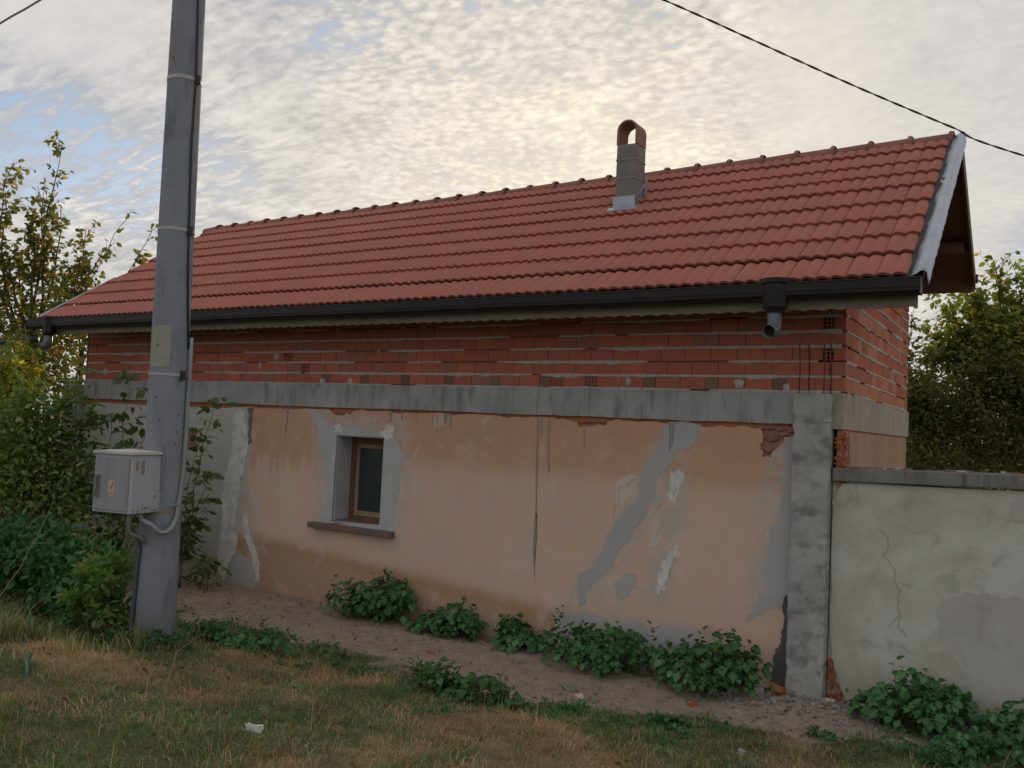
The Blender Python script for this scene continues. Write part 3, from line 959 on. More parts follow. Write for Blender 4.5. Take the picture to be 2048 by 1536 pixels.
def rough_column(mb, x0, x1, y0, y1, z0, z1, seed, amp=.004):
    """cast column with worn arrises and a slightly uneven face"""
    rr = random.Random(seed)
    n = max(4, int((z1 - z0) / .05))
    ring0 = []
    c = .010
    base = [(x0 + c, y0)] + [(x0 + (x1 - x0) * t, y0) for t in (.3, .5, .7)] + [(x1 - c, y0), (x1, y0 + c), (x1, (y0 + y1) / 2), (x1, y1), (x0, y1), (x0, (y0 + y1) / 2), (x0, y0 + c)]
    m = len(base)
    b = len(mb.v)
    for i in range(n + 1):
        z = z0 + (z1 - z0) * i / n
        chipl = max(0, rr.gauss(0, .006))
        chipr = max(0, rr.gauss(0, .006))
        for k, (x, y) in enumerate(base):
            dx = rr.uniform(-amp, amp) * .5
            dy = rr.uniform(-amp, amp) * .5
            if k in (0, 10):
                dx += chipl
                dy += chipl * .6
            if k in (4, 5):
                dx -= chipr
                dy += chipr * .6
            mb.v.append((x + dx, y + dy, z))
    for i in range(n):
        for k in range(m):
            k2 = (k + 1) % m
            mb.f.append((b + i * m + k, b + i * m + k2, b + (i + 1) * m + k2, b + (i + 1) * m + k))
    mb.f.append(tuple(b + n * m + k for k in range(m)))


rough_column(mb, -.408, -.092, -.115, .30, -.35, 2.40, 1)
rough_column(mb, -.413, -.087, -.119, .30, 2.401, 2.648, 2)
pil = mb.build('pillar', M['pillar'], HOUSE)
for x, y in ((-.375, -.045), (-.305, .0), (-.165, -.045), (-.115, -.01)):
    mb = MB()
    mb.tube([(x, y, 2.60), (x + .004, y - .006, 2.85), (x - .003, y - .01, 3.09)], .0048, 6)
    mb.build('rebar', M['rebar'], pil, smooth=True)
mb = MB()
mb.box(-11.62, -11.27, -.12, .30, -.35, 2.60)
mb.build('pillar', M['pillar'], HOUSE, bevel=.008)
# lower side wall and rear wall
mb = MB()
mb.box(-.055, -.012, .02, YB + .02, 1.86, 2.343)
sidewall = mb.build('side_wall', M['sidebrick'], HOUSE)
r = random.Random(9)
for i in range(10):                        # vertical slab joints of the orange blocks
    y0 = .30 + i * .345
    mb = MB()
    mb.box(-.011, .0 - r.uniform(0, .004), y0, y0 + .338, 1.96, 2.325 + r.uniform(-.004, .004))
    mb.build('clay_block', M['clayblock'], sidewall, bevel=.004)
mb = MB()
for i in range(24):
    yy = .03 + r.random() * .26
    zz = 1.9 + r.random() * .42
    mb.box(-.02, .004 + r.uniform(-.006, .008), yy, yy + r.uniform(.03, .09), zz, zz + r.uniform(.03, .07))
mb.build('rough_masonry', M['oldbrick'], sidewall)
mb = MB()
mb.box(XL + .02, -.06, YB - .25, YB - .01, -.4, 4.6)
mb.box(XL, XL + .02, -.01, YB, -.4, 4.0)
mb.build('rear_wall', M['backwall'], HOUSE)

# -- brick wall: backing, single bricks, mortar
mb = MB()
mb.box(XL + .01, -.014, .012, .25, 2.66, 3.70)
gab = [(.012, 2.664), (.012, 3.70), (RY, RZ - .28), (YB, roof_z(YB) - .26), (YB, 2.664)]
for xx in (-.014, -.25):
    mb.poly([(xx, y, z) for y, z in gab])
n = len(gab)
for i in range(n):
    a, b2 = gab[i], gab[(i + 1) % n]
    mb.poly([(-.014, *a), (-.014, *b2), (-.25, *b2), (-.25, *a)])
BW = mb.build('brick_wall', M['bed'], HOUSE)


def brick_mesh(name, L, Hh, D, mat, var):
    """box with chipped front edges; origin at lower left front"""
    rr = random.Random(var)
    bm = bmesh.new()
    bmesh.ops.create_cube(bm, size=1)
    for v in bm.verts:
        v.co = Vector(((v.co.x + .5) * L, (v.co.y + .5) * D, (v.co.z + .5) * Hh))
    es = [e for e in bm.edges if all(v.co.y < 1e-4 for v in e.verts)]
    bmesh.ops.bevel(bm, geom=es, offset=.004, segments=1, affect='EDGES')
    for v in bm.verts:
        if v.co.y < .01:
            v.co += Vector((rr.uniform(-.0015, .0015), rr.uniform(-.001, .002), rr.uniform(-.002, .002)))
    me = bpy.data.meshes.new(name)
    bm.to_mesh(me)
    bm.free()
    me.materials.append(mat)
    return me


def hollow_mesh(name, L, Hh, nx, nz, mat):
    """brick end: clay webs around open cells"""
    mb = MB()
    wx = .009
    cw = (L - wx * (nx + 1)) / nx
    ch = (Hh - wx * (nz + 1)) / nz
    for i in range(nx + 1):
        x = i * (cw + wx)
        mb.box(x, x + wx, 0, .094, 0, Hh)
    for j in range(nz + 1):
        for i in range(nx):
            x = i * (cw + wx) + wx
            z = j * (ch + wx)
            mb.box(x, x + cw, .001, .094, z, z + wx)
    mb.box(0, L, .090, .10, 0, Hh)
    return mesh_np(name, mb.v, mb.f, mat)


BH = .121
PITCH = .1355
MS = [brick_mesh('brick', .249, BH, .1, M['brick'], i) for i in range(5)]
MH = [brick_mesh('brick', .118, BH, .1, M['headbrick'], i + 9) for i in range(3)]
MSs = [brick_mesh('brick', .249, BH, .1, M['sidebrick'], i + 20) for i in range(4)]
MHOL = hollow_mesh('brick', .15, BH, 4, 3, M['brick'])
MHOL2 = hollow_mesh('brick', .118, BH, 3, 3, M['brick'])
# each entry: mesh, location, rotation z, scale x
BR = []
rb = random.Random(21)
Z0 = 2.678
holes_at = {0: [-2.93, -2.52], 1: [-6.62], 2: [-6.78], 3: [-6.95]}
for c in range(7):
    z = Z0 + c * PITCH
    x = -.001 - (.0 if c % 2 == 0 else 0)
    first = True
    k = 0
    while x > XL + .05:
        L = .249
        me = rb.choice(MS)
        if first and c % 2:
            me, L = rb.choice(MS), .128
        hh = [h for h in holes_at.get(c, []) if x - .20 < h <= x and x - h > .0]
        if first and c in (2, 4):
            BR.append((rb.choice(MS), (-.045, 0, z), 0, .045 / .249, 1))
            BR.append((MHOL, (-.20, .0, z), 0, 1, 1))
            x = -.204
            first = False
            continue
        if c == 0 and k % 3 == 2 and not hh:
            me, L = rb.choice(MH), .118
        elif hh and not first:
            me, L = MHOL, .15
            holes_at[c].remove(hh[0])
        elif rb.random() < .012 and not first and c < 5:
            me, L = rb.choice(MH), .118
        if x - L < XL:
            L2 = x - XL
        else:
            L2 = L
        nat = {MHOL: .15}.get(me, .118 if me in MH else .249)
        BR.append((me, (x - L2 + .001 + rb.uniform(-.001, .001), rb.uniform(-.003, .003), z + rb.uniform(-.004, .002)), 0, L2 / nat, 1))
        x -= L2 + rb.choice((.002, .004, .006))
        first = False
        k += 1
# side wall bricks run along +y, face +x
for c in range(18):
    z = Z0 - .005 + c * PITCH
    y = .0
    first = True
    while y < YB - .05:
        L = .249
        me = rb.choice(MSs if (c < 1 or rb.random() < .35) else MS)
        if first:
            L = .128 if c % 2 == 0 else .249
        if first and c in (2, 4, 6):
            me, L = MHOL2, .09
        L2 = min(L, YB - y)
        if z + BH > (roof_z(y + .01) - .22 if y < RY else roof_z(min(y + .25, YB)) - .22):
            y += L2 + .012
            first = False
            continue
        nat = .118 if me is MHOL2 else .249
        BR.append((me, (-.0005 + rb.uniform(-.002, .003), y + .003, z + rb.uniform(-.003, .003)), math.pi / 2, L2 / nat, 2))
        y += L2 + rb.choice((.004, .010, .014))
        first = False
def vis(bk):
    l = Vector(bk[1])
    if bk[4] == 1 and l.z > 3.43:
        return 1e3 + (l - CAM).length
    if bk[4] == 2 and l.z > 3.95:
        return 1e3 + (l - CAM).length
    return (l - CAM).length
BR.sort(key=vis)
rest_v, rest_f = [], []
nb = 0
for i, (me, loc, rz, sx, sd) in enumerate(BR):
    Mx = Matrix.Translation(loc) @ Matrix.Rotation(rz, 4, 'Z') @ Matrix.Diagonal((sx, 1, 1, 1))
    if i < 300:
        o = link('brick', me, BW, loc, (0, 0, rz))
        o.scale = (sx, 1, 1)
    else:
        for v in me.vertices:
            rest_v.append(tuple(Mx @ v.co))
        for p in me.polygons:
            rest_f.append(tuple(nb + q for q in p.vertices))
        nb += len(me.vertices)
o = link('brick_courses', mesh_np('brick_courses', rest_v, rest_f, M['brick']), BW)
o['kind'] = 'stuff'


def mortar(along, fixed, z, lo, hi, seed, amount, face):
    """squeezed-out mortar bead along a bed joint; face 1: front (-y), 2: side (+x)"""
    V, F = [], []

    def flush():
        if F:
            link('mortar_joint', mesh_np('mortar_joint', V, list(F), M['mortar'], smooth=True), BW)
        V.clear()
        F.clear()
    t = lo
    step = .028
    prev = None
    while t < hi:
        n = float(fbm(t * 1.7 + seed * 3.3, seed * 7.7, 3))
        n2 = float(vnoise(t * 9, seed * 2.1) * .6 + vnoise(t * 31, seed * 4.1) * .5)
        th = max(0.0, (n - .46 + amount * .8) * .075) * (.25 + 1.3 * n2 * n2) + (.004 if n > .36 else 0)
        th = min(th, .055)
        if th < .003:
            flush()
            prev = None
            t += step
            continue
        up = .0075 + th * .25
        dn = .006 + th * .75
        pr = -.0035 - .010 * n2 * min(1, th / .02)
        sec = [(.02, z + up), (pr, z + up * .7), (pr * .8, z - dn * .6), (.0, z - dn)]
        b0 = len(V)
        for d2, zz in sec:
            V.append((t, d2, zz) if face == 1 else (-d2, t, zz))
        if prev is not None:
            for k in range(3):
                q = (prev + k, prev + k + 1, b0 + k + 1, b0 + k)
                F.append(q if face == 1 else tuple(reversed(q)))
        prev = b0
        t += step
    flush()


for c in range(6):
    mortar('x', 0, Z0 + c * PITCH - .007, XL + .02, -.01, c + 1, (.30, .20, .15, .13, .12, .07)[c], 1)
for c in range(11):
    mortar('y', 0, Z0 + c * PITCH - .010, .02, YB - .02, c + 31, .07, 2)
# splodges of mortar on the bricks
for x, z, s in ((-7.05, 3.02, .09), (-7.35, 2.90, .05), (-2.05, 2.74, .05), (-.93, 2.735, .09), (-6.2, 2.70, .08), (-5.75, 2.70, .07), (-.5, 2.70, .05), (-10.75, 2.80, .08), (-9.1, 2.72, .1)):
    bm = bmesh.new()
    bmesh.ops.create_icosphere(bm, subdivisions=2, radius=1)
    for v in bm.verts:
        v.co = Vector((v.co.x * s * .6, v.co.y * .012, v.co.z * .045)) * (.8 + .4 * random.random())
    me = bpy.data.meshes.new('mortar_splodge')
    bm.to_mesh(me)
    bm.free()
    me.materials.append(M['mortar'])
    link('mortar_splodge', me, BW, (x, -.002, z))

# -- roof
mb = MB()


def slab(mb, y0, z0, y1, z1, x0, x1, th):
    mb.v += [(x0, y0, z0), (x1, y0, z0), (x1, y1, z1), (x0, y1, z1), (x0, y0, z0 - th), (x1, y0, z0 - th), (x1, y1, z1 - th), (x0, y1, z1 - th)]
    b = len(mb.v) - 8
    mb.f += [tuple(b + i for i in q) for q in ((0, 1, 2, 3), (7, 6, 5, 4), (4, 5, 1, 0), (5, 6, 2, 1), (6, 7, 3, 2), (7, 4, 0, 3))]


slab(mb, EY + .02, EZ - .055 + .014, RY, RZ - .055, -11.35, .66, .025)
ROOF = mb.build('roof', M['board'], HOUSE)
# rear slope: boards seen from below past the gable
nbrd = 13
for i in range(nbrd):
    a, c = i / nbrd, (i + .985) / nbrd
    y0, y1 = RY + a * (BEY - RY), RY + c * (BEY - RY)
    mb = MB()
    slab(mb, y0, RZ - .05 - (y0 - RY) * SLB, y1, RZ - .05 - (y1 - RY) * SLB, -11.4, .655, .024 + .003 * (i % 2))
    mb.build('soffit_board', M['board'], ROOF)
for yy in (RY + .02, YB - .1):
    mb = MB()
    zz = roof_z(yy) - .085
    mb.box(-11.2, .60, yy - .07, yy + .07, zz - .14 - .03, zz - .03)
    mb.build('purlin', M['purlin'], ROOF, bevel=.005)
mb = MB()                                  # barge board at the rear half of the gable
slab(mb, RY, RZ + .0, BEY + .02, BEZ + .03, .658, .682, .20)
mb.build('barge_board', M['board'], ROOF)
mb = MB()
mb.box(-11.4, .655, BEY - .03, BEY, BEZ - .20, BEZ - .02)
mb.build('rear_fascia', M['board'], ROOF)
mb = MB()
mb.tube([(-11.5, BEY + .07, BEZ - .02), (.70, BEY + .07, BEZ - .02)], .06, 10)
mb.build('rear_gutter', M['gutter'], ROOF, smooth=True)
# rafters of the front overhang
for i in range(17):
    xx = .45 - i * .72
    mb = MB()
    slab(mb, EY + .06, EZ - .07 - .012, .0, roof_z(0) - .085, xx - .04, xx + .04, .10)
    mb.build('rafter', M['board'], ROOF)

TW, TL = .2345, .435


def tile_mesh(name, seed, w=TW):
    r2 = random.Random(seed)
    u = [0, .035, .09, .17, .25, .33, .41, .465, .5, .535, .59, .67, .75, .83, .91, .965, 1.0]
    n = len(u)

    def h(t):
        s = (t * 2) % 1.0
        return .021 * abs(math.sin(math.pi * s)) ** .8 + .004 * math.sin(2 * math.pi * s)

    V, F = [], []
    lift, th = .038, .026
    for yy, zz in ((0.0, lift - .004), (.012, lift), (TL, .006)):
        for t in u:
            V.append(((t - 1.0) * w, yy, zz + h(t)))
    for t in u:
        V.append(((t - 1.0) * w, .004, lift - th + h(t) * .9))
    for i in range(n - 1):
        F.append((i, i + 1, n + i + 1, n + i))
        F.append((n + i, n + i + 1, 2 * n + i + 1, 2 * n + i))
        F.append((3 * n + i, 3 * n + i + 1, i + 1, i))
    F.append((n - 1, 3 * n + n - 1, 2 * n + n - 1, n + n - 1))
    F.append((0, n, 2 * n, 3 * n))
    me = mesh_np(name, V, F, M['tile'])
    for i, p in enumerate(me.polygons):
        p.use_smooth = i < 3 * (n - 1) and i % 3 != 2
    return me


TM = [tile_mesh('roof_tile', i) for i in range(4)]
ROWS = [-.586, -.218, .101, .434, .769, 1.117, 1.407, 1.70, 2.03]
TILES = []
rt = random.Random(5)
CHX0, CHX1, CHY0, CHY1 = -2.90, -2.63, 1.25, 1.53
for ri, y0 in enumerate(ROWS):
    x = XR + rt.uniform(-.004, .004)
    while x > xleft(y0) + .03:
        wv = min(TW, x - xleft(y0))
        z0 = EZ + (y0 - EY) * SL
        TILES.append((rt.choice(TM), (x, y0, z0 - .012), (ANG + rt.uniform(-.006, .006), rt.uniform(-.006, .006), rt.uniform(-.006, .006)), wv / TW * .985))
        x -= TW
TILES.sort(key=lambda t: (Vector(t[1]) - CAM).length)


def join_copies(name, items, mat, parent, smooth=True):
    V, F = [], []
    base = 0
    for me, loc, rot, sx in items:
        Mx = Matrix.Translation(loc) @ Euler(rot).to_matrix().to_4x4() @ Matrix.Diagonal((sx, 1, 1, 1))
        V += [tuple(Mx @ v.co) for v in me.vertices]
        F += [tuple(base + q for q in p.vertices) for p in me.polygons]
        base += len(me.vertices)
    o = link(name, mesh_np(name, V, F, mat, smooth), parent)
    o['kind'] = 'stuff'
    return o


for me, loc, rot, sx in TILES[:300]:
    o = link('roof_tile', me, ROOF, loc, rot)
    o.scale = (sx, 1, 1)
join_copies('tile_courses', TILES[300:], M['tile'], ROOF, smooth=False)
# rear slope tiles, out of the photograph's sight
back = []
for k in range(6):
    yy = BEY + .02 - k * .33
    x = -11.4
    while x < XR - .1:
        back.append((TM[0], (x, yy, roof_z(yy) - .02), (math.atan(SLB), 0, math.pi), 1))
        x += TW
join_copies('rear_tiles', back, M['tile'], ROOF, smooth=False)

# ridge caps


def ridge_mesh():
    V, F = [], []
    secs = [(0.0, .112, .0), (.012, .124, .0), (.045, .124, .0), (.06, .100, .0), (.415, .088, .0)]
    ns = 10
    for x, rr, _ in secs:
        for k in range(ns + 1):
            a = math.radians(-22 + k * 224 / ns)
            V.append((-x, -math.cos(a) * rr * 1.05, math.sin(a) * rr))
    for i in range(len(secs) - 1):
        for k in range(ns):
            q = (i * (ns + 1) + k, i * (ns + 1) + k + 1, (i + 1) * (ns + 1) + k + 1, (i + 1) * (ns + 1) + k)
            F.append(q)
    me = mesh_np('ridge_tile', V, F, M['ridgetile'])
    bm = bmesh.new()
    bm.from_mesh(me)
    bmesh.ops.recalc_face_normals(bm, faces=bm.faces)
    bm.to_mesh(me)
    bm.free()
    return me


RM = ridge_mesh()
x = .60
for i in range(30):
    if x < -11.25:
        break
    link('ridge_tile', RM, ROOF, (x, RY + rt.uniform(-.006, .006), RZ - .05 + rt.uniform(-.004, .004)), (0, rt.uniform(-.012, .012), rt.uniform(-.01, .01)))
    x -= .405
# verge: black membrane strip, galvanised capping with a ragged lower edge
mb = MB()
N = 60
Vt = []
ro = random.Random(3)
s_of = lambda t: (EY - .0 + t * (RY - EY), EZ + t * (RZ - EZ))
for i in range(N):
    t0, t1 = i / N, (i + 1) / N
    (ya, za), (yb, zb) = s_of(t0), s_of(t1)
    mb.poly([(.545, ya, za + .012), (.63, ya, za + .020), (.63, yb, zb + .020), (.545, yb, zb + .012)])
mb.build('verge_membrane', M['membrane'], ROOF)
V, F = [], []
jit = 0.0
for i in range(N + 1):
    t = i / N
    y, z = s_of(t)
    if i % 9 == 0:
        jit = 0
    jit += ro.uniform(-.003, .007)
    nx = -math.sin(ANG)
    nzv = math.cos(ANG)
    inner = .595 + min(.016, abs(jit)) + .004 * math.sin(i * .35)
    prof = [(inner, .026), (.635, .040), (.662, .064), (.688, .068), (.708, .048), (.712, -.02), (.714 + ro.uniform(-.003, .003), -.065 + ro.uniform(-.008, .008))]
    if i == N:
        prof = [(a, b_ * .9) for a, b_ in prof]
    for px_, hh in prof:
        V.append((px_, y + nx * hh, z + nzv * hh))
m_ = len(prof)
for i in range(N):
    for k in range(m_ - 1):
        F.append((i * m_ + k, i * m_ + k + 1, (i + 1) * m_ + k + 1, (i + 1) * m_ + k))
fl = link('verge_flashing', mesh_np('verge_flashing', V, F, M['galv']), ROOF)
for i, p in enumerate(fl.data.polygons):
    p.use_smooth = True
md = fl.modifiers.new('thick', 'SOLIDIFY')
md.thickness = .0025
for t, a, b_ in ((.555, .592, .635), (.60, .622, .655)):
    y, z = s_of(t)
    mb = MB()
    mb.box(a - .02, b_, y - .004, y + .006, z + .045, z + .055)
    mb.build('flashing_clip', M['ink'], ROOF)
# white edging of the far verge
V, F = [], []
for i in range(21):
    t = i / 20
    y, z = s_of(t)
    xx = xleft(y)
    for dx, dz in ((.01, .045), (-.015, .06), (-.045, .045), (-.047, -.05)):
        V.append((xx + dx, y, z + dz))
for i in range(8):
    for k in range(3):
        F.append((i * 4 + k, (i + 1) * 4 + k, (i + 1) * 4 + k + 1, i * 4 + k + 1))
o = link('far_verge_flashing', mesh_np('far_verge_flashing', V, F, M['galv']), ROOF)

# -- gutter, fascia and outlets
prof = [(.0, 0.0), (.0, -.10), (-.02, -.122), (-.06, -.132), (-.10, -.122), (-.118, -.10), (-.120, -.072), (-.125, -.070), (-.125, -.004), (-.132, .0), (-.126, .006), (-.118, .0), (-.112, -.09), (-.06, -.135), (-.012, -.09), (-.006, 0)]
GY = EY - .005
V, F = [], []
nsec = 13
for i in range(nsec + 1):
    x = .675 - i * (12.35 / nsec)
    zz = EZ - .012 + .004 * i / nsec + .003 * math.sin(i * 1.9)
    for dy, dz in prof:
        V.append((x, GY + dy, zz + dz))
m_ = len(prof)
for i in range(nsec):
    for k in range(m_):
        k2 = (k + 1) % m_
        F.append((i * m_ + k, i * m_ + k2, (i + 1) * m_ + k2, (i + 1) * m_ + k))
F.append(tuple(range(10)))
F.append(tuple(nsec * m_ + k for k in reversed(range(10))))
GUT = link('gutter', mesh_np('gutter', V, F, M['gutter']), HOUSE)
bm = bmesh.new()
bm.from_mesh(GUT.data)
bmesh.ops.recalc_face_normals(bm, faces=bm.faces)
bm.to_mesh(GUT.data)
bm.free()
for xx in (.672, -11.678):                 # end caps
    mb = MB()
    mb.box(xx - .004, xx + .006, GY - .127, GY + .001, EZ - .140, EZ - .006)
    mb.build('gutter_end', M['gutter'], GUT, bevel=.002)
# scalloped fascia hanging behind the gutter
fo = [(.64, 3.50)]
fo2 = []
x = .64
while x > -11.5:
    for t in np.linspace(0, 1, 9):
        fo2.append((x - .132 * t, 3.306 + .013 * (math.sin(math.pi * t) if t not in (0, 1) else 0)))
    x -= .145
fo = [(.64, 3.50)] + fo2 + [(x, 3.50)]
sheet('fascia', fo, GUT, M['fascia'], front=-.585, back=-.562)

for xx in (-3.4, -7.4):                     # sleeves where two lengths of gutter meet
    mb = MB()
    for (y0_, z0_), (y1_, z1_) in zip(prof[0:9], prof[1:10]):
        mb.poly([(xx, GY + y0_ * 1.03, EZ - .010 + z0_ * 1.03), (xx, GY + y1_ * 1.03, EZ - .010 + z1_ * 1.03), (xx - .07, GY + y1_ * 1.03, EZ - .010 + z1_ * 1.03), (xx - .07, GY + y0_ * 1.03, EZ - .010 + z0_ * 1.03)])
    mb.build('gutter_sleeve', M['gutter'], GUT, fix=True)


def outlet(px, y, turned):
    mb = MB()
    zt = EZ + .035
    cy_ = GY - .085

    def ring(hw, hd, z):
        c = .35
        return [(px + sx * hw, cy_ + sy * hd, z) for sx, sy in ((-1, -c), (-c, -1), (c, -1), (1, -c), (1, c), (c, 1), (-c, 1), (-1, c))]
    lv = [ring(.122, .088, zt), ring(.122, .088, zt - .038), ring(.098, .082, zt - .05), ring(.094, .080, zt - .24), ring(.07, .066, zt - .275), ring(.066, .062, zt - .285)]
    base = len(mb.v)
    for q in lv:
        mb.v += q
    for i in range(len(lv) - 1):
        for k in range(8):
            mb.f.append((base + i * 8 + k, base + (i + 1) * 8 + k, base + (i + 1) * 8 + (k + 1) % 8, base + i * 8 + (k + 1) % 8))
    mb.f.append(tuple(base + k for k in range(8)))
    mb.f.append(tuple(base + 40 + k for k in reversed(range(8))))
    mb.build('gutter_outlet', M['gutter'], GUT, fix=True)
    mb = MB()
    c = Vector((px, GY - .085, zt - .27))
    pts = [c, c + Vector((0, 0, -.10))]
    dirv = Vector((-.18, -.98, 0)) if not turned else Vector((-.9, -.42, 0))
    for k in range(1, 7):
        a_ = k / 6 * math.radians(74)
        pts.append(c + Vector((0, 0, -.10 - .07 * math.sin(a_))) + dirv * .07 * (1 - math.cos(a_)))
    pts.append(pts[-1] + (dirv * .8 + Vector((0, 0, -.25))) * .06)
    mb.tube(pts, .055, 16, cap=False)
    o = mb.build('outlet_elbow', M['pipe'], GUT, smooth=True)
    md = o.modifiers.new('thick', 'SOLIDIFY')
    md.thickness = .003


outlet(-.43, 0, False)
outlet(-11.12, 0, True)
mb = MB()
mb.tube([(-11.25, GY - .16, 3.22), (-11.75, GY - .55, 3.12), (-12.3, GY - .9, 3.05)], .045, 8)
mb.build('black_drain_pipe', M['cable'], GUT, smooth=True)

# -- chimney
mb = MB()
czb = roof_z(CHY0) - .15
mb.box(CHX0 + .01, CHX1 - .01, CHY0, CHY1, czb, 5.63)
CH = mb.build('chimney', M['chimney'], HOUSE, bevel=.012)
mb = MB()
for zz in (5.22, 5.44):
    mb.box(CHX0 + .006, CHX1 - .006, CHY0 - .004, CHY1 + .004, zz, zz + .018)
mb.build('render_seam', M['render'], CH)
# clay arch on top
V, F = [], []
cxm = (CHX0 + CHX1) / 2
ro_, ri_ = .129, .108
zs = 5.795
outer = [(ro_, 5.632), (ro_, zs)] + [(ro_ * math.cos(math.radians(a)), zs + ro_ * math.sin(math.radians(a))) for a in range(15, 180, 15)] + [(-ro_, zs), (-ro_, 5.632)]
inner = [(ri_, 5.632), (ri_, zs)] + [(ri_ * math.cos(math.radians(a)), zs + ri_ * math.sin(math.radians(a))) for a in range(15, 180, 15)] + [(-ri_, zs), (-ri_, 5.632)]
n = len(outer)
for yy in (CHY0 - .002, CHY1 - .01):
    V += [(cxm + a, yy, z) for a, z in outer]
    V += [(cxm + a, yy, z) for a, z in inner]
for i in range(n - 1):
    F.append((i, i + 1, n + i + 1, n + i))
    F.append((2 * n + i, 3 * n + i, 3 * n + i + 1, 2 * n + i + 1))
    F.append((i, 2 * n + i, 2 * n + i + 1, i + 1))
    F.append((n + i, n + i + 1, 3 * n + i + 1, 3 * n + i))
F.append((0, n, 3 * n, 2 * n))
F.append((n - 1, 2 * n + n - 1, 3 * n + n - 1, n + n - 1))
cap = link('chimney_cap', mesh_np('chimney_cap', V, F, M['chimclay']), CH)
bm = bmesh.new()
bm.from_mesh(cap.data)
bmesh.ops.recalc_face_normals(bm, faces=bm.faces)
bm.to_mesh(cap.data)
bm.free()
# metal flashing round the base
mb = MB()
zf = roof_z(CHY0)
mb.box(CHX0 - .006, CHX1 + .004, CHY0 - .014, CHY0 - .003, zf - .05, zf + .175)
mb.build('flashing', M['galv'], CH)
mb = MB()
slab(mb, CHY0 - .09, roof_z(CHY0 - .09) + .062, CHY0 - .012, roof_z(CHY0) + .05, CHX0 - .05, CHX1 + .06, .012)
mb.build('flashing_apron', M['galv'], CH)
mb = MB()
mb.v += [(CHX1 + .006, CHY0 - .012, zf + .12), (CHX1 + .006, CHY0 - .012, zf + .175), (CHX1 + .006, CHY1 + .03, roof_z(CHY1) + .235), (CHX1 + .006, CHY1 + .03, roof_z(CHY1) + .19)]
mb.v += [(CHX1 - .004, y, z) for _, y, z in mb.v[:4]]
mb.f += [(0, 1, 2, 3), (7, 6, 5, 4), (0, 4, 5, 1), (1, 5, 6, 2), (2, 6, 7, 3), (3, 7, 4, 0)]
mb.box(CHX1 - .003, CHX1 + .012, CHY1 - .035, CHY1 + .035, roof_z(CHY1) + .03, roof_z(CHY1) + .245)
mb.build('flashing_side', M['galv'], CH, fix=True)

# ------------------------------------------------------------------ garden wall
GW = thing('garden_wall', 'low grey plastered garden wall with cracked face beside the concrete pillar', 'wall', (.3, .1, 0))
mb = MB()
mb.box(-.085, 7.0, .04, .28, -.4, 1.90)
core = mb.build('wall_body', M['gardenplaster'], GW)
go = [(-.05, -.4), (7.0, -.4), (7.0, 1.95)] + jag([(5, 1.94), (1.4, 1.915), (.3, 1.885), (.0, 1.88)], .006, 3, 4, closed=False) + jag([(-.082, 1.72), (-.075, 1.2), (-.072, .7), (-.055, .4), (.02, .18), (.10, -.05)], .012, 3, 5, closed=False)
sheet('plaster_face', go, GW, M['gardenplaster'], front=.018, back=.042)
mb = MB()
V0 = len(mb.v)
mb.v += [(-.08, -.02, 1.895), (7, -.02, 2.06), (7, .32, 2.06), (-.08, .32, 1.895), (-.08, -.02, 2.01), (7, -.02, 2.18), (7, .32, 2.18), (-.08, .32, 2.01)]
mb.f += [(0, 3, 2, 1), (4, 5, 6, 7), (0, 1, 5, 4), (1, 2, 6, 5), (2, 3, 7, 6), (3, 0, 4, 7)]
mb.build('coping', M['coping'], GW, bevel=.010)
r = random.Random(12)
for i in range(60):                         # chips of tile along the top
    xx = .0 + r.random() * 2.6
    mb = MB()
    yy = r.uniform(.0, .2)
    zz = 2.012 + .0243 * (xx + .08)
    L = r.uniform(.02, .09)
    Rm = Matrix.Rotation(r.uniform(-.5, .5), 3, 'Z') @ Matrix.Rotation(r.uniform(-.08, .08), 3, 'Y')
    mb.box(xx, xx + L, yy, yy + r.uniform(.02, .06), zz, zz + r.uniform(.006, .016), Rm, (xx, yy, zz))
    mb.build('tile_chip', M[r.choice(('orangecrumb', 'oldbrick', 'oldbrick', 'coping', 'palewash'))], GW)
sheet('plaster_patch', jag([(0.79, 1.003), (0.961, 1.084), (1.13, 1.098), (1.229, 1.065), (1.365, 1.084), (1.9, 1.05), (2.4, .9), (2.4, -.2), (1.4, -.2), (1.0, .1), (0.956, 0.421), (0.796, 0.678), (0.748, 0.901)], .03, 4, 8), GW, M['gardenstain'], front=.0145, back=.02)
sheet('plaster_patch', jag([(0.434, 1.667), (0.776, 1.717), (0.761, 1.599), (0.602, 1.505), (0.418, 1.546)], .03, 3, 7), GW, M['gardenstain'], front=.0152, back=.02)
sheet('plaster_patch', jag([(1.6, 1.936), (1.32, 1.90), (1.268, 1.817), (1.286, 1.687), (1.38, 1.657), (1.7, 1.5)], .03, 3, 6), GW, M['gardenstain'], front=.0148, back=.02)
for i, pts in enumerate(([(0.306, 1.505), (0.373, 1.462), (0.38, 1.383), (0.339, 1.318), (0.425, 1.209), (0.437, 1.091), (0.481, 1.018), (0.465, 0.898), (0.489, 0.813)], [(0.489, 0.813), (0.399, 0.72)], [(0.489, 0.803), (0.473, 0.722), (0.538, 0.645)], [(.12, 1.93), (.115, 1.86), (.125, 1.76)], [(1.05, 1.0), (1.1, .9), (1.07, .78), (1.12, .66)])):
    j = jag(pts, .014, 3, 70 + i, closed=False)
    wd = .0013
    sheet('crack', [(x - wd, z) for x, z in j] + [(x + wd, z) for x, z in reversed(j)], GW, M['cracks'], front=.0125, back=.0165)
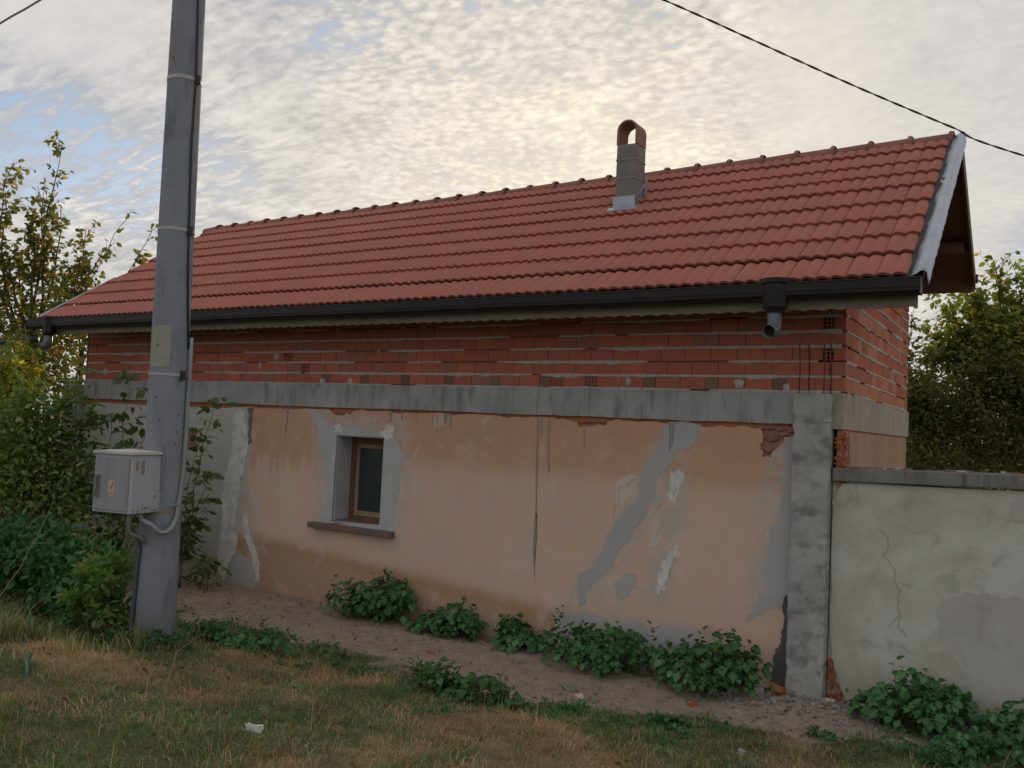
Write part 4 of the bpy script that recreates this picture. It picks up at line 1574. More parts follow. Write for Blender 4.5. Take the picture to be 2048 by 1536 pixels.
# crumbling brick where the wall meets the pillar
mb = MB()
for i in range(110):
    zz = r.choice((r.uniform(1.9, 2.3), r.uniform(-.02, .35), r.uniform(1.88, 2.1)))
    xx = -.085 + r.random() * (.10 if zz > 1.8 else .11 * max(0, 1 - zz / .4))
    s = r.uniform(.02, .06)
    s *= .75
    Rm = Matrix.Rotation(r.uniform(-.7, .7), 3, 'Y') @ Matrix.Rotation(r.uniform(-.5, .5), 3, 'Z')
    mb.box(xx, xx + s, .005 + r.uniform(0, .02), .06, zz, zz + s * r.uniform(.4, .9), Rm, (xx, .03, zz))
mb.build('crumbling_brick', M['orangecrumb'], GW, kind='stuff')

# ------------------------------------------------------------------ utility pole
PB = Vector((-5.283, -2.87, .10))
PT = Vector((-5.02, -3.17, 7.6))
UP = thing('utility_pole', 'tapered grey concrete utility pole leaning slightly in front of the house', 'utility pole', tuple(PB))
tc = (CAM - PB)
tc.z = 0
tc.normalize()
rtv = Vector((-tc.y, tc.x, 0))


def pc(z):
    t = (z - PB.z) / (PT.z - PB.z)
    return PB.lerp(PT, t), .180 - (.180 - .128) * t


def ps(z, deg, off=0.0):
    c, rr = pc(z)
    a = math.radians(deg)
    return c + (rr + off) * (math.cos(a) * tc + math.sin(a) * rtv)


mb = MB()
mb.tube([pc(z)[0] for z in (-.4, .6, 1.6, 2.6, 3.6, 4.6, 5.6, 6.6, 7.6)], [pc(z)[1] for z in (-.4, .6, 1.6, 2.6, 3.6, 4.6, 5.6, 6.6, 7.6)], 28)
mb.build('shaft', M['pole'], UP, smooth=True)
for z, hh, mt, th in ((5.17, .035, 'band', .004), (3.83, .028, 'band', .004), (2.545, .022, 'band', .004), (1.33, .03, 'rust', .003)):
    mb = MB()
    n = 28
    for k in range(n):
        a0, a1 = 360 * k / n, 360 * (k + 1) / n
        mb.poly([ps(z, a0, th), ps(z, a1, th), ps(z + hh, a1, th), ps(z + hh, a0, th)])
        mb.poly([ps(z, a0, -.002), ps(z, a1, -.002), ps(z, a1, th), ps(z, a0, th)])
        mb.poly([ps(z + hh, a0, th), ps(z + hh, a1, th), ps(z + hh, a1, -.002), ps(z + hh, a0, -.002)])
    mb.build('steel_band', M[mt], UP, fix=True)
    if z > 2:
        mb = MB()
        q = ps(z + hh / 2, 42, .012)
        mb.box(q.x - .02, q.x + .02, q.y - .02, q.y + .02, q.z - .045, q.z + .04)
        mb.build('band_buckle', M['cable'], UP, bevel=.004)
mb = MB()
mb.tube([ps(z, a, .010) for z, a in ((7.5, 30), (6.5, 32), (5.9, 30), (5.2, 38), (4.6, 33), (4.0, 38), (3.83, 40), (3.5, 44), (3.2, 50), (2.95, 60), (2.8, 66))], .010, 6)
mb.build('riser_cable', M['cable'], UP, smooth=True)
# paper notice pasted round the shaft
mb = MB()
for k in range(8):
    a0, a1 = -66 + 8.5 * k, -66 + 8.5 * (k + 1)
    mb.poly([ps(2.62, a0, .0025), ps(2.62, a1, .0025), ps(2.985, a1, .0025), ps(2.985, a0, .0025)])
note = mb.build('paper_notice', M['paper'], UP, smooth=True)
mb = MB()
for zz, a0, a1, hh in ((2.88, -40, -37, .012), (2.845, -40, -36, .012), (2.80, -44, -32, .012)):
    mb.poly([ps(zz, a0, .0042), ps(zz, a1, .0042), ps(zz + hh, a1, .0042), ps(zz + hh, a0, .0042)])
mb.build('print_mark', M['ink'], note)
for i, (zz, a) in enumerate(((5.35, -45), (2.2, 38), (2.15, -20), (2.05, 36), (1.95, 30), (.25, -30), (2.35, -35))):
    mb = MB()
    mb.tube([ps(zz, a, -.004), ps(zz, a, .003)], .009, 8)
    mb.build('bolt_hole', M['ink'], UP)

# ------------------------------------------------------------------ meter box
yaw = math.radians(12)
BN = Vector((-5.04, -3.37, 1.345))
dd = Vector((-math.cos(yaw), -math.sin(yaw), 0))
sdv = Vector((-math.sin(yaw), math.cos(yaw), 0))
BWd, BDp, BHt = .41, .36, .50
MBX = thing('meter_box', 'grey metal electricity box strapped to the left of the concrete pole', 'meter box', tuple(BN + dd * BWd * .5 + sdv * BDp * .5))


def bx(mb, u0, u1, v0, v1, z0, z1):
    """box in the cabinet's frame: u along the door from the near corner, v towards the pole"""
    P = []
    for z in (z0, z1):
        for u, v in ((u0, v0), (u0, v1), (u1, v1), (u1, v0)):
            P.append(tuple(BN + dd * u + sdv * v + Vector((0, 0, z))))
    b = len(mb.v)
    mb.v += P
    mb.f += [tuple(b + i for i in q) for q in ((0, 3, 2, 1), (4, 5, 6, 7), (0, 1, 5, 4), (1, 2, 6, 5), (2, 3, 7, 6), (3, 0, 4, 7))]


mb = MB()
bx(mb, 0, BWd, 0, BDp, 0, BHt)
mb.build('cabinet', M['boxpaint'], MBX, bevel=.006, fix=True)
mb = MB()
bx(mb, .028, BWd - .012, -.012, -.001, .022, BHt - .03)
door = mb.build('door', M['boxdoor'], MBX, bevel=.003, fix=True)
mb = MB()
bx(mb, BWd - .075, BWd - .035, -.034, -.0125, .13, .32)
bx(mb, BWd - .068, BWd - .042, -.048, -.0345, .15, .30)
mb.build('handle', M['boxdark'], door, bevel=.004, fix=True)
mb = MB()
bx(mb, .17, .238, -.0145, -.0125, .145, .275)
mb.build('warning_sticker', M['sticker'], door, fix=True)
mb = MB()


def dp(u, z):
    return BN + dd * u + sdv * (-.0152) + Vector((0, 0, z))


mb.poly([dp(.195, .262), dp(.183, .262), dp(.188, .225), dp(.207, .225)])
mb.poly([dp(.212, .222), dp(.190, .222), dp(.214, .180), dp(.208, .205)])
for zz in (.158, .168):
    mb.poly([dp(.18, zz), dp(.232, zz), dp(.232, zz + .004), dp(.18, zz + .004)])
mb.build('lightning_print', M['bolt'], door)
mb = MB()
bx(mb, -.014, BWd + .012, -.022, BDp + .01, BHt + .001, BHt + .022)
b = len(mb.v)
P = []
for u, v in ((-.010, -.018), (-.010, BDp + .006), (BWd + .008, BDp + .006), (BWd + .008, -.018)):
    P.append(tuple(BN + dd * u + sdv * v + Vector((0, 0, BHt + .0225))))
apex = tuple(BN + dd * BWd * .5 + sdv * BDp * .5 + Vector((0, 0, BHt + .044)))
mb.v += P + [apex]
mb.f += [(b, b + 1, b + 4), (b + 1, b + 2, b + 4), (b + 2, b + 3, b + 4), (b + 3, b, b + 4), (b + 3, b + 2, b + 1, b)]
mb.build('lid', M['boxlid'], MBX, fix=True)
mb = MB()
for v0, v1, z0, z1 in ((.035, .065, .37, .455), (.10, .135, .33, .455)):
    q = [BN + dd * -.0015 + sdv * v + Vector((0, 0, z)) for v, z in ((v0, z0), (v1, z0), (v1, z1), (v0, z1))]
    mb.poly(q)
rr2 = random.Random(2)
for i in range(40):
    v = rr2.uniform(.02, .34)
    z = abs(rr2.gauss(0, .025)) + .004
    s = rr2.uniform(.006, .016)
    mb.poly([BN + dd * -.0015 + sdv * a + Vector((0, 0, c)) for a, c in ((v, z), (v + s, z), (v + s, z + s), (v, z + s))])
mb.build('rust_mark', M['rust'], MBX, kind='stuff')
mb = MB()
for v, z in ((.305, .185), (.285, .145), (.275, .135)):
    c = BN + dd * -.001 + sdv * v + Vector((0, 0, z))
    mb.tube([c, c - dd * .003], .006, 8)
mb.build('screw_hole', M['ink'], MBX)
# conduits under the box and up the pole
under = lambda u, v, z: BN + dd * u + sdv * v + Vector((0, 0, z))
mb = MB()
pts = [ps(z, a, .020) for z, a in ((2.9, 72), (2.6, 72), (2.3, 70), (2.0, 68), (1.75, 64), (1.55, 56), (1.42, 48))]
cpt = ps(1.30, 40, .035)
pts += [cpt, ps(1.21, 26, .05), ps(1.17, 12, .07), ps(1.175, -2, .10), ps(1.24, -12, .13), under(.06, .20, -.06), under(.06, .19, .01)]
mb.tube(pts, .021, 10)
mb.build('conduit', M['conduit'], MBX, smooth=True)
mb = MB()
mb.tube([under(.09, .10, .01), under(.10, .10, -.08), under(.11, .12, -.17), ps(1.12, -42, .05), ps(1.06, -40, .03)], .020, 10)
mb.build('conduit', M['conduit2'], MBX, smooth=True)
mb = MB()
mb.tube([under(.16, .12, .01), under(.16, .14, -.12), ps(1.12, -66, .02), ps(1.0, -56, .02), ps(.85, -62, .02), ps(.5, -70, .02), ps(.2, -74, .02), ps(-.1, -74, .02)], .018, 8)
mb.build('ground_cable', M['cable2'], MBX, smooth=True)
mb = MB()
q = ps(1.40, 30, .03)
mb.tube([ps(1.40, 18, .02), q, ps(1.42, 46, .04)], .007, 6)
mb.build('pipe_clip', M['conduit'], MBX)

# ------------------------------------------------------------------ overhead cables


def cable(name, label, pts, rad, twist, mats):
    P = [Vector(p) for p in pts]
    root = thing(name, label, 'cable', tuple(P[0]))
    # smooth resample
    n = 260
    S = []
    for i in range(n + 1):
        t = i / n * (len(P) - 1)
        k = min(int(t), len(P) - 2)
        f = t - k
        p0, p1, p2, p3 = P[max(k - 1, 0)], P[k], P[k + 1], P[min(k + 2, len(P) - 1)]
        S.append(.5 * ((2 * p1) + (-p0 + p2) * f + (2 * p0 - 5 * p1 + 4 * p2 - p3) * f * f + (-p0 + 3 * p1 - 3 * p2 + p3) * f ** 3))
    for s, m in enumerate(mats):
        mb = MB()
        Q = []
        dist = 0
        for i, q in enumerate(S):
            if i:
                dist += (q - S[i - 1]).length
            t = (S[min(i + 1, n)] - S[max(i - 1, 0)]).normalized()
            a = t.cross(Vector((0, 0, 1))).normalized()
            b3 = a.cross(t)
            ph = dist / twist * 2 * math.pi + s * math.pi
            Q.append(q + rad * (math.cos(ph) * a + math.sin(ph) * b3) if len(mats) > 1 else q)
        mb.tube(Q, rad, 6)
        mb.build('strand', M[m], root, smooth=True)
    return root


cable('overhead_cable', 'dark twisted power cable sloping down across the sky past the roof peak', [(-3.9, -1.65, 7.45), (-1.72, -.22, 6.46), (-1.02, .24, 6.13), (-.18, .79, 5.73), (.65, 1.34, 5.365), (1.26, 1.74, 5.115), (4.5, 3.9, 4.2)], .0056, .36, ['cable', 'strand'])
cable('overhead_wire', 'thin pale wire crossing the upper left corner of the sky', [(-7.6, -4.42, 4.98), (-6.70, -3.90, 5.71), (-6.36, -3.70, 5.97), (-5.2, -3.05, 6.9)], .009, .4, ['conduit'])


# ------------------------------------------------------------------ plants
def leaf_mesh(name, P, T, Nn, S, mat, ratio=.55, fold=.10, droop=.12):
    P = np.asarray(P, float)
    T = np.asarray(T, float)
    T /= np.linalg.norm(T, axis=1, keepdims=True) + 1e-9
    B = np.cross(T, Nn)
    B /= np.linalg.norm(B, axis=1, keepdims=True) + 1e-9
    Nn = np.cross(B, T)
    S = np.asarray(S)[:, None]
    hw = S * ratio * .5
    base = P
    c = P + T * S * .48 - Nn * S * fold
    L1 = P + T * S * .22 - B * hw * .82
    R1 = P + T * S * .22 + B * hw * .82
    L2 = P + T * S * .58 - B * hw * .88 - Nn * S * droop * .35
    R2 = P + T * S * .58 + B * hw * .88 - Nn * S * droop * .35
    tip = P + T * S - Nn * S * droop
    V = np.stack([base, R1, R2, tip, L2, L1, c], 1).reshape(-1, 3)
    n = len(P)
    o = (np.arange(n) * 7)[:, None]
    F = np.concatenate([o + np.array([[i, (i + 1) % 6, 6]]) for i in range(6)], 0)
    return mesh_np(name, V, F, mat)


def rdir(n, up=0.0):
    d = RNG.normal(size=(n, 3))
    d[:, 2] += up
    return d / np.linalg.norm(d, axis=1, keepdims=True)


def clump_points(clumps):
    """clumps: (centre, radii, count); leaves sit near the shell of small sub-clumps"""
    P, O = [], []
    for c, r_, n in clumps:
        k = max(6, n // 28)
        d = rdir(k, .15)
        rad = RNG.random(k) ** .45
        sub = np.array(c) + d * np.array(r_) * rad[:, None]
        idx = RNG.integers(0, k, n)
        off = RNG.normal(size=(n, 3)) * (np.array(r_) * .17)
        pts = sub[idx] + off
        P.append(pts)
        O.append((pts - np.array(c)) / np.array(r_))
    return np.concatenate(P), np.concatenate(O)


def foliage(name, clumps, size, mat, parent, ratio=.55, jitter=.35, kind='stuff', droop=.12, hang=.0):
    P, O = clump_points(clumps)
    n = len(P)
    T = O * .8 + rdir(n) * .9
    T[:, 2] -= hang
    Nn = O * .5 + rdir(n) * .6 + np.array([0, 0, .8])
    S = size * (1 + (RNG.random(n) - .5) * 2 * jitter)
    o = link(name, leaf_mesh(name, P, T, Nn, S, mat, ratio, droop=droop), parent)
    if kind:
        o['kind'] = kind
    return o


def curve_pts(a, b_, bend=.12, n=6, seed=0):
    rr = random.Random(seed)
    a, b_ = Vector(a), Vector(b_)
    L = (b_ - a).length
    off = Vector((rr.uniform(-1, 1), rr.uniform(-1, 1), rr.uniform(-.3, .8))) * L * bend
    out = []
    for i in range(n + 1):
        t = i / n
        out.append(a.lerp(b_, t) + off * math.sin(math.pi * t) + Vector((rr.uniform(-1, 1), rr.uniform(-1, 1), 0)) * L * .012)
    return out


def bush(name, label, cat, base, clumps, size, leaf, stems=6, ratio=.55, group=None, stem='bark', srad=.012, hang=0.0):
    base = (base[0], base[1], float(gz(base[0], base[1])) - .02)
    root = thing(name, label, cat, base, group)
    mb = MB()
    for i in range(stems):
        c, r_, n = clumps[i % len(clumps)]
        d = rdir(1, .3)[0]
        tip = Vector(c) + Vector(d) * (sum(r_) / 3 * .7)
        b0 = Vector(base) + Vector((random.uniform(-.1, .1), random.uniform(-.1, .1), 0))
        pts = curve_pts(b0, tip, .1, 6, i)
        mb.tube(pts, [srad * (1 - .75 * k / 6) for k in range(7)], 5)
    mb.build('stems', M[stem], root, smooth=True)
    foliage('foliage', clumps, size, M[leaf], root, ratio, hang=hang)
    return root


def tree(name, label, cat, base, fork, limbs, leaf, size, twigs, per, tr=.10, ratio=.62, group=None, spread=.35, extra=None):
    """trunk to the fork, curved limbs, twigs along the outer limbs, leaves hanging off the twigs"""
    base = (base[0], base[1], float(gz(base[0], base[1])) - .05)
    root = thing(name, label, cat, base, group)
    mb = MB()
    mb.tube(curve_pts(base, fork, .03, 6, 1), [tr * (1 - .45 * k / 6) for k in range(7)], 10)
    mb.build('trunk', M['bark'], root, smooth=True)
    mb = MB()
    P, T = [], []
    for li, tip in enumerate(limbs):
        st = Vector(base).lerp(Vector(fork), random.uniform(.7, 1.0))
        pts = curve_pts(st, tip, .10, 9, li + 3)
        r0 = tr * .42
        mb.tube(pts, [max(.006, r0 * (1 - .9 * k / 9)) for k in range(10)], 6)
        for q in range(twigs):
            t = random.uniform(.32, 1.0)
            k = min(int(t * 9), 8)
            p0 = pts[k].lerp(pts[k + 1], t * 9 - k)
            dr_ = (pts[k + 1] - pts[k]).normalized()
            dv = (dr_ * .7 + Vector(rdir(1, .25)[0])).normalized()
            L = spread * random.uniform(.5, 1.25) * (1.15 - .45 * t)
            tw = [p0, p0 + dv * L * .5 + Vector((0, 0, .03)), p0 + dv * L]
            mb.tube(tw, [.006, .0045, .002], 4, cap=False)
            for j in range(per):
                u = random.uniform(.15, 1.05)
                P.append(p0 + dv * L * u)
                T.append(dv * .5 + Vector(rdir(1, -.75)[0]))
    mb.build('branches', M['bark'], root, smooth=True)
    n = len(P)
    Nn = rdir(n, .5)
    S = size * (1 + (RNG.random(n) - .5) * .7)
    o = link('crown', leaf_mesh('crown', np.array([tuple(p) for p in P]), np.array([tuple(t) for t in T]), Nn, S, M[leaf], ratio), root)
    o['kind'] = 'stuff'
    if extra:
        foliage('lower_crown', extra, size, M[leaf], root, ratio, hang=.5)
    return root


def broad_leaf_mesh(name, mat, seed, lobes=5):
    """lobed leaf, folded along its midrib, with a short stalk; origin at the stalk foot, grows along +y"""
    rr = random.Random(seed)
    mid = [(0, .18 + .82 * t, .10 * math.sin(t * 2.6) - .12 * t * t) for t in (0, .3, .55, .8, 1.0)]
    left, right = [], []
    prof = [(.20, .20), (.34, .36), (.50, .33), (.66, .30), (.84, .17)]
    for i, (t, wd) in enumerate(prof):
        wj = wd * rr.uniform(.85, 1.15)
        z = .10 * math.sin(t * 2.6) - .12 * t * t + .08 * rr.uniform(.4, 1.2)
        y = .18 + .82 * (t - .06)
        left.append((-wj, y, z))
        right.append((wj, y, z))
        if i < 4:
            y2 = .18 + .82 * (t + .09)
            left.append((-wj * .68, y2, z - .02))
            right.append((wj * .68, y2, z - .02))
    V = mid + left + right + [(-.012, 0, 0), (.012, 0, 0)]
    nm, nl = len(mid), len(left)
    F = []
    for side, off, sgn in ((left, nm, 1), (right, nm + nl, -1)):
        seq = [off + i for i in range(nl)]
        mi = [0, 0, 1, 1, 2, 2, 3, 3, 3]
        prev = None
        for i, s in enumerate(seq):
            a = mi[min(i, 8)]
            if i == 0:
                F.append((0, s, seq[1]) if sgn < 0 else (0, seq[1], s))
                continue
            nxt = seq[i + 1] if i + 1 < nl else 4
            q0 = mi[min(i, 8)]
            q1 = mi[min(i + 1, 8)] if i + 1 < nl else 4
            F.append((q0, s, nxt) if sgn < 0 else (q0, nxt, s))
            if q1 != q0 and nxt != q1:
                F.append((q0, nxt, q1) if sgn < 0 else (q0, q1, nxt))
    k = len(V)
    F.append((k - 2, k - 1, 0))
    me = mesh_np(name, V, F, mat, smooth=True)
    return me


WL1 = [broad_leaf_mesh('leaf', M['leafweed'], i) for i in range(4)]
WL2 = [broad_leaf_mesh('leaf', M['leafweed2'], i + 10) for i in range(3)]


def weed(label, cx, cy, wx, wy, h, n, size, group, meshes, bumps=3, name='wall_weed', cat='weed'):
    g0 = float(gz(cx, cy))
    root = thing(name, label, cat, (cx, cy, g0), group)
    mb = MB()
    rr = random.Random(int(cx * 100) + 7)
    tops = [(cx + rr.uniform(-.38, .38) * wx, cy + rr.uniform(-.3, .3) * wy, h * rr.uniform(.72, 1.0)) for _ in range(bumps)]
    for i in range(10):
        tx, ty, th_ = tops[i % bumps]
        tip = (tx + rr.uniform(-.25, .25) * wx, ty + rr.uniform(-.25, .25) * wy, g0 + th_ * rr.uniform(.5, .9))
        mb.tube(curve_pts((cx + rr.uniform(-.2, .2) * wx, cy + rr.uniform(-.15, .15) * wy, g0 - .02), tip, .08, 4, i), [.007, .006, .005, .004, .003], 5)
    mb.build('stems', M['stem'], root, smooth=True)
    cl = [((tx, ty, g0 + th_ * .42), (wx * .26, wy * .30, th_ * .36), 110) for tx, ty, th_ in tops] + [((cx, cy, g0 + h * .25), (wx * .42, wy * .42, h * .22), 200)]
    foliage('under_leaves', cl, size * .62, meshes[0].materials[0], root, .6)
    n = min(n, 248)
    for i in range(max(3, int(n / 28))):
        tx, ty, th_ = rr.choice(tops)
        sx_, sy_ = tx + rr.uniform(-.22, .22) * wx, ty + rr.uniform(-.2, .2) * wy
        hh = th_ * rr.uniform(.80, 1.08)
        for j in range(5):
            a = j * 2.4 + i
            out = Vector((math.cos(a), math.sin(a), rr.uniform(.2, .9))).normalized()
            up = Vector((-out.x * out.z, -out.y * out.z, 1)).normalized()
            yv = (out - up * out.dot(up)).normalized()
            yv = (yv + Vector((0, 0, rr.uniform(-.1, .5)))).normalized()
            xv = yv.cross(up).normalized()
            Rm = Matrix((xv, yv, xv.cross(yv))).transposed()
            sc = size * rr.uniform(.45, .85)
            o = link('leaf', rr.choice(meshes), root, (sx_, sy_, g0 + hh * (1 - .085 * j)), Rm.to_euler())
            o.scale = (sc, sc, sc)
    k = 0
    while k < n:
        # pick a spot under the uneven dome
        x = rr.uniform(-.5, .5)
        y = rr.uniform(-.5, .5)
        if x * x + y * y > .25:
            continue
        px_, py_ = cx + x * wx, cy + y * wy
        edge = 1 - (x * x + y * y) * 4
        hh = 0
        for tx, ty, th_ in tops:
            d2 = ((px_ - tx) / (wx * .42)) ** 2 + ((py_ - ty) / (wy * .5)) ** 2
            hh = max(hh, th_ * math.exp(-d2 * .8))
        hh = max(hh, h * .45 * math.sqrt(max(edge, 0)))
        hh *= .55 + .45 * math.sqrt(max(edge, 0.05))
        u = rr.random() ** .45
        gzl = float(gz(px_, py_))
        z = gzl + .02 + hh * u
        out = Vector((x * 1.6 + rr.uniform(-.4, .4), y * 1.6 - .25 + rr.uniform(-.4, .4), .15 + rr.uniform(-.25, .35))).normalized()
        up = (Vector((x * .9, y * .9 - .35, 1.0)) + Vector((rr.uniform(-.4, .4), rr.uniform(-.4, .4), 0))).normalized()
        yv = (out - up * out.dot(up)).normalized()
        yv = (yv - Vector((0, 0, .25))).normalized()
        xv = yv.cross(up).normalized()
        zv = xv.cross(yv)
        s = size * rr.uniform(.5, 1.25)
        Rm = Matrix((xv, yv, zv)).transposed()
        o = link('leaf', rr.choice(meshes), root, Vector((px_, py_, z)) - yv * s * .4, Rm.to_euler())
        o.scale = (s, s, s)
        k += 1
    return root


wg = 'weeds growing along the wall foot'
weed('bushy dark green weed at the wall foot below the window', -5.00, -.28, 1.22, .62, .52, 295, 0.110, wg, WL1, 4)
weed('low spreading green weed between the window weed and the small round one', -3.93, -.28, .92, .50, .36, 217, 0.110, wg, WL1, 3)
weed('smallest round green weed alone against the plaster', -3.05, -.24, .52, .42, .38, 123, 0.106, wg, WL1, 2)
weed('wide green weed under the oval cement patch', -2.10, -.38, 1.15, .66, .46, 275, 0.106, wg, WL1, 4)
weed('tall green weed just left of the concrete pillar', -1.02, -.36, 1.12, .66, .53, 295, 0.114, wg, WL1, 4)
weed('big leafy weed at the foot of the grey garden wall', .62, -.27, .92, .56, .50, 246, 0.114, wg, WL1, 3)
weed('leafy weed cut by the right edge of the photo', 1.52, -.34, .95, .66, .52, 275, 0.114, wg, WL1, 3)
weed('small dark weed spilling onto the path by the garden wall', .98, -.62, .40, .34, .22, 72, 0.088, wg, WL1, 2)
weed('bright broad leaved weed at the edge of the grass and earth path', -2.45, -2.0, 1.0, .46, .27, 120, .11, 'low weeds in the grass', WL2, 2)
weed('low dark green weed patch just behind the pole on the grass', -5.0, -2.15, 1.35, .6, .20, 130, .09, 'low weeds in the grass', WL1, 3)
weed('sprig of green weed on the bare path near the bottom right corner', 1.02, -1.02, .4, .26, .14, 28, .085, 'low weeds in the grass', WL1, 2)
weed('flat green weed at the grass edge in front of the diagonal patch', -.95, -1.45, .5, .22, .07, 26, .07, 'low weeds in the grass', WL1, 2)

# left: trees behind the gable
tree('leafy_tree', 'tall thin tree with turning yellow leaves rising behind the left roof end', 'tree', (-15.6, 1.35), (-15.35, 1.35, 3.6),
     [(-14.93, 1.45, 7.40), (-15.78, .96, 6.95), (-15.25, 1.2, 6.5), (-14.56, 1.8, 5.75), (-15.95, 1.0, 6.2), (-14.95, 1.55, 6.1), (-14.25, 2.0, 5.25), (-16.3, .9, 5.7), (-15.5, 1.3, 5.9), (-15.1, 1.1, 5.2), (-14.6, 1.6, 5.0), (-15.8, 1.2, 5.2)],
     'leaftree', .105, 27, 9, tr=.09, spread=.55)
tree('leaning_sapling', 'bare leaning branch with a few hanging leaves over the left roof slope', 'tree', (-14.9, 1.9), (-14.55, 2.0, 3.9),
     [(-13.42, 2.5, 5.78), (-13.88, 2.25, 6.02)], 'leaftree', .12, 11, 4, tr=.055, spread=.4)
tree('dark_tree', 'dark dense tree at the left edge beyond the roof', 'tree', (-16.6, .7), (-16.5, .7, 2.4),
     [(-16.4, .6, 4.9), (-16.9, .4, 4.6), (-15.9, .9, 4.4), (-16.6, 1.0, 4.2)], 'leafdark', .11, 18, 6, tr=.12, spread=.6,
     extra=[((-16.4, .7, 3.6), (1.0, .7, 1.0), 2600)])
bush('dense_shrub', 'dense small leaved green shrub behind the far gable corner', 'shrub', (-14.4, 1.3), [((-14.5, 1.5, 3.3), (.9, .7, 1.1), 2200), ((-15.3, 1.1, 3.2), (.8, .7, 1.2), 1800), ((-13.6, 1.8, 3.6), (.6, .5, .6), 500)], .105, 'leaftree', 9)
bush('yellow_shrub', 'tall shrub with yellow leaves beside the far end of the brick wall', 'shrub', (-12.4, -.9),
     [((-12.3, -.9, 2.2), (.75, .6, .9), 2600), ((-12.7, -1.2, 1.2), (.8, .7, .9), 2200), ((-11.7, -.7, 2.7), (.35, .3, .35), 260)], .10, 'leafyellow', 9)
bush('olive_shrub', 'tall olive yellow shrub hiding the left end of the brick wall and gutter', 'shrub', (-11.2, -1.4),
     [((-11.25, -1.45, 1.9), (.65, .5, .85), 2400), ((-11.0, -1.3, 2.7), (.35, .3, .5), 620), ((-10.7, -1.5, 1.2), (.6, .5, .7), 1700), ((-11.75, -1.6, 2.75), (.45, .35, .5), 900)], .085, 'leafyellow', 10)
bush('dark_shrub', 'dark tangled shrub at the left edge below the gutter', 'shrub', (-12.9, -2.0),
     [((-12.6, -1.9, 2.5), (.8, .6, .9), 2900), ((-12.4, -2.4, 1.4), (.9, .6, 1.0), 2800)], .095, 'leafdark', 7)
bush('tangled_bush', 'large mid green bush between the pole and the left edge', 'bush', (-9.6, -1.9),
     [((-9.55, -1.85, 1.75), (.55, .5, .65), 2660), ((-9.1, -1.6, 1.1), (.65, .5, .6), 2520), ((-9.0, -1.55, 2.05), (.35, .3, .45), 520), ((-10.2, -2.0, 1.1), (.7, .5, .8), 1540), ((-8.75, -1.5, .55), (.6, .5, .45), 900)], .078, 'leafbush', 12)
bush('low_dark_bush', 'low dark green bush in front of the tangled bush at the left', 'bush', (-7.9, -2.6),
     [((-7.85, -2.55, .62), (.6, .42, .36), 1300), ((-8.5, -2.7, .6), (.6, .45, .42), 1200), ((-7.2, -2.35, .45), (.4, .35, .3), 700), ((-6.95, -2.95, .55), (.42, .32, .34), 1000), ((-7.5, -3.05, .62), (.5, .35, .42), 1300), ((-6.5, -2.9, .42), (.3, .28, .26), 600)], .085, 'leafweed', 9)


def pinnate(name, label, base, stems, leaf, group=None):
    """upright stems carrying long feathered leaves"""
    b0 = (base[0], base[1], float(gz(*base)) - .02)
    root = thing(name, label, 'sapling', b0, group)
    mb = MB()
    P, T, N_ = [], [], []
    for si, tip in enumerate(stems):
        pts = curve_pts(b0, tip, .06, 6, si + 40)
        mb.tube(pts, [.014 * (1 - .7 * k / 6) for k in range(7)], 6)
        for q in range(12):
            t = .45 + .55 * q / 11
            k = min(int(t * 6), 5)
            p0 = pts[k].lerp(pts[k + 1], t * 6 - k)
            a = q * 2.4 + si
            L = .42 * (1.15 - .5 * t)
            dv = Vector((math.cos(a), math.sin(a), .35))
            rach = [p0 + dv * L * u + Vector((0, 0, -.22 * L * u * u * 1.6)) for u in (0, .33, .66, 1.0)]
            mb.tube(rach, [.004, .003, .003, .002], 4, cap=False)
            for j in range(1, 9):
                u = j / 8
                pp = p0 + dv * L * u + Vector((0, 0, -.22 * L * u * u * 1.6))
                sd_ = dv.cross(Vector((0, 0, 1))).normalized()
                for s in (-1, 1):
                    P.append(pp)
                    T.append(sd_ * s + dv * .35 + Vector((0, 0, -.35)))
                    N_.append(Vector((0, 0, 1)) + Vector(rdir(1)[0]) * .3)
    mb.build('stems', M['stem'], root, smooth=True)
    A = lambda z: np.array([tuple(v) for v in z])
    S = .125 * (1 + (RNG.random(len(P)) - .5) * .5)
    o = link('foliage', leaf_mesh('foliage', A(P), A(T), A(N_), S, M[leaf], .36), root)
    o['kind'] = 'stuff'
    return root


pinnate('feathery_sapling', 'bright green sapling with long feathery leaves left of the brick wall end', (-9.2, -1.5), [(-9.02, -1.55, 2.72), (-8.80, -1.42, 2.1), (-9.35, -1.7, 2.35)], 'leafpinnate')
bush('loose_shrub', 'loose yellow green shrub at the left foot of the pole', 'shrub', (-5.75, -3.08),
     [((-5.72, -3.08, .72), (.22, .20, .26), 420), ((-5.95, -3.1, .50), (.26, .22, .24), 420), ((-5.6, -3.12, .40), (.26, .2, .2), 380), ((-6.1, -3.0, .35), (.22, .2, .16), 240)], .075, 'leafpinnate', 10, ratio=.42, stem='stem', srad=.008)


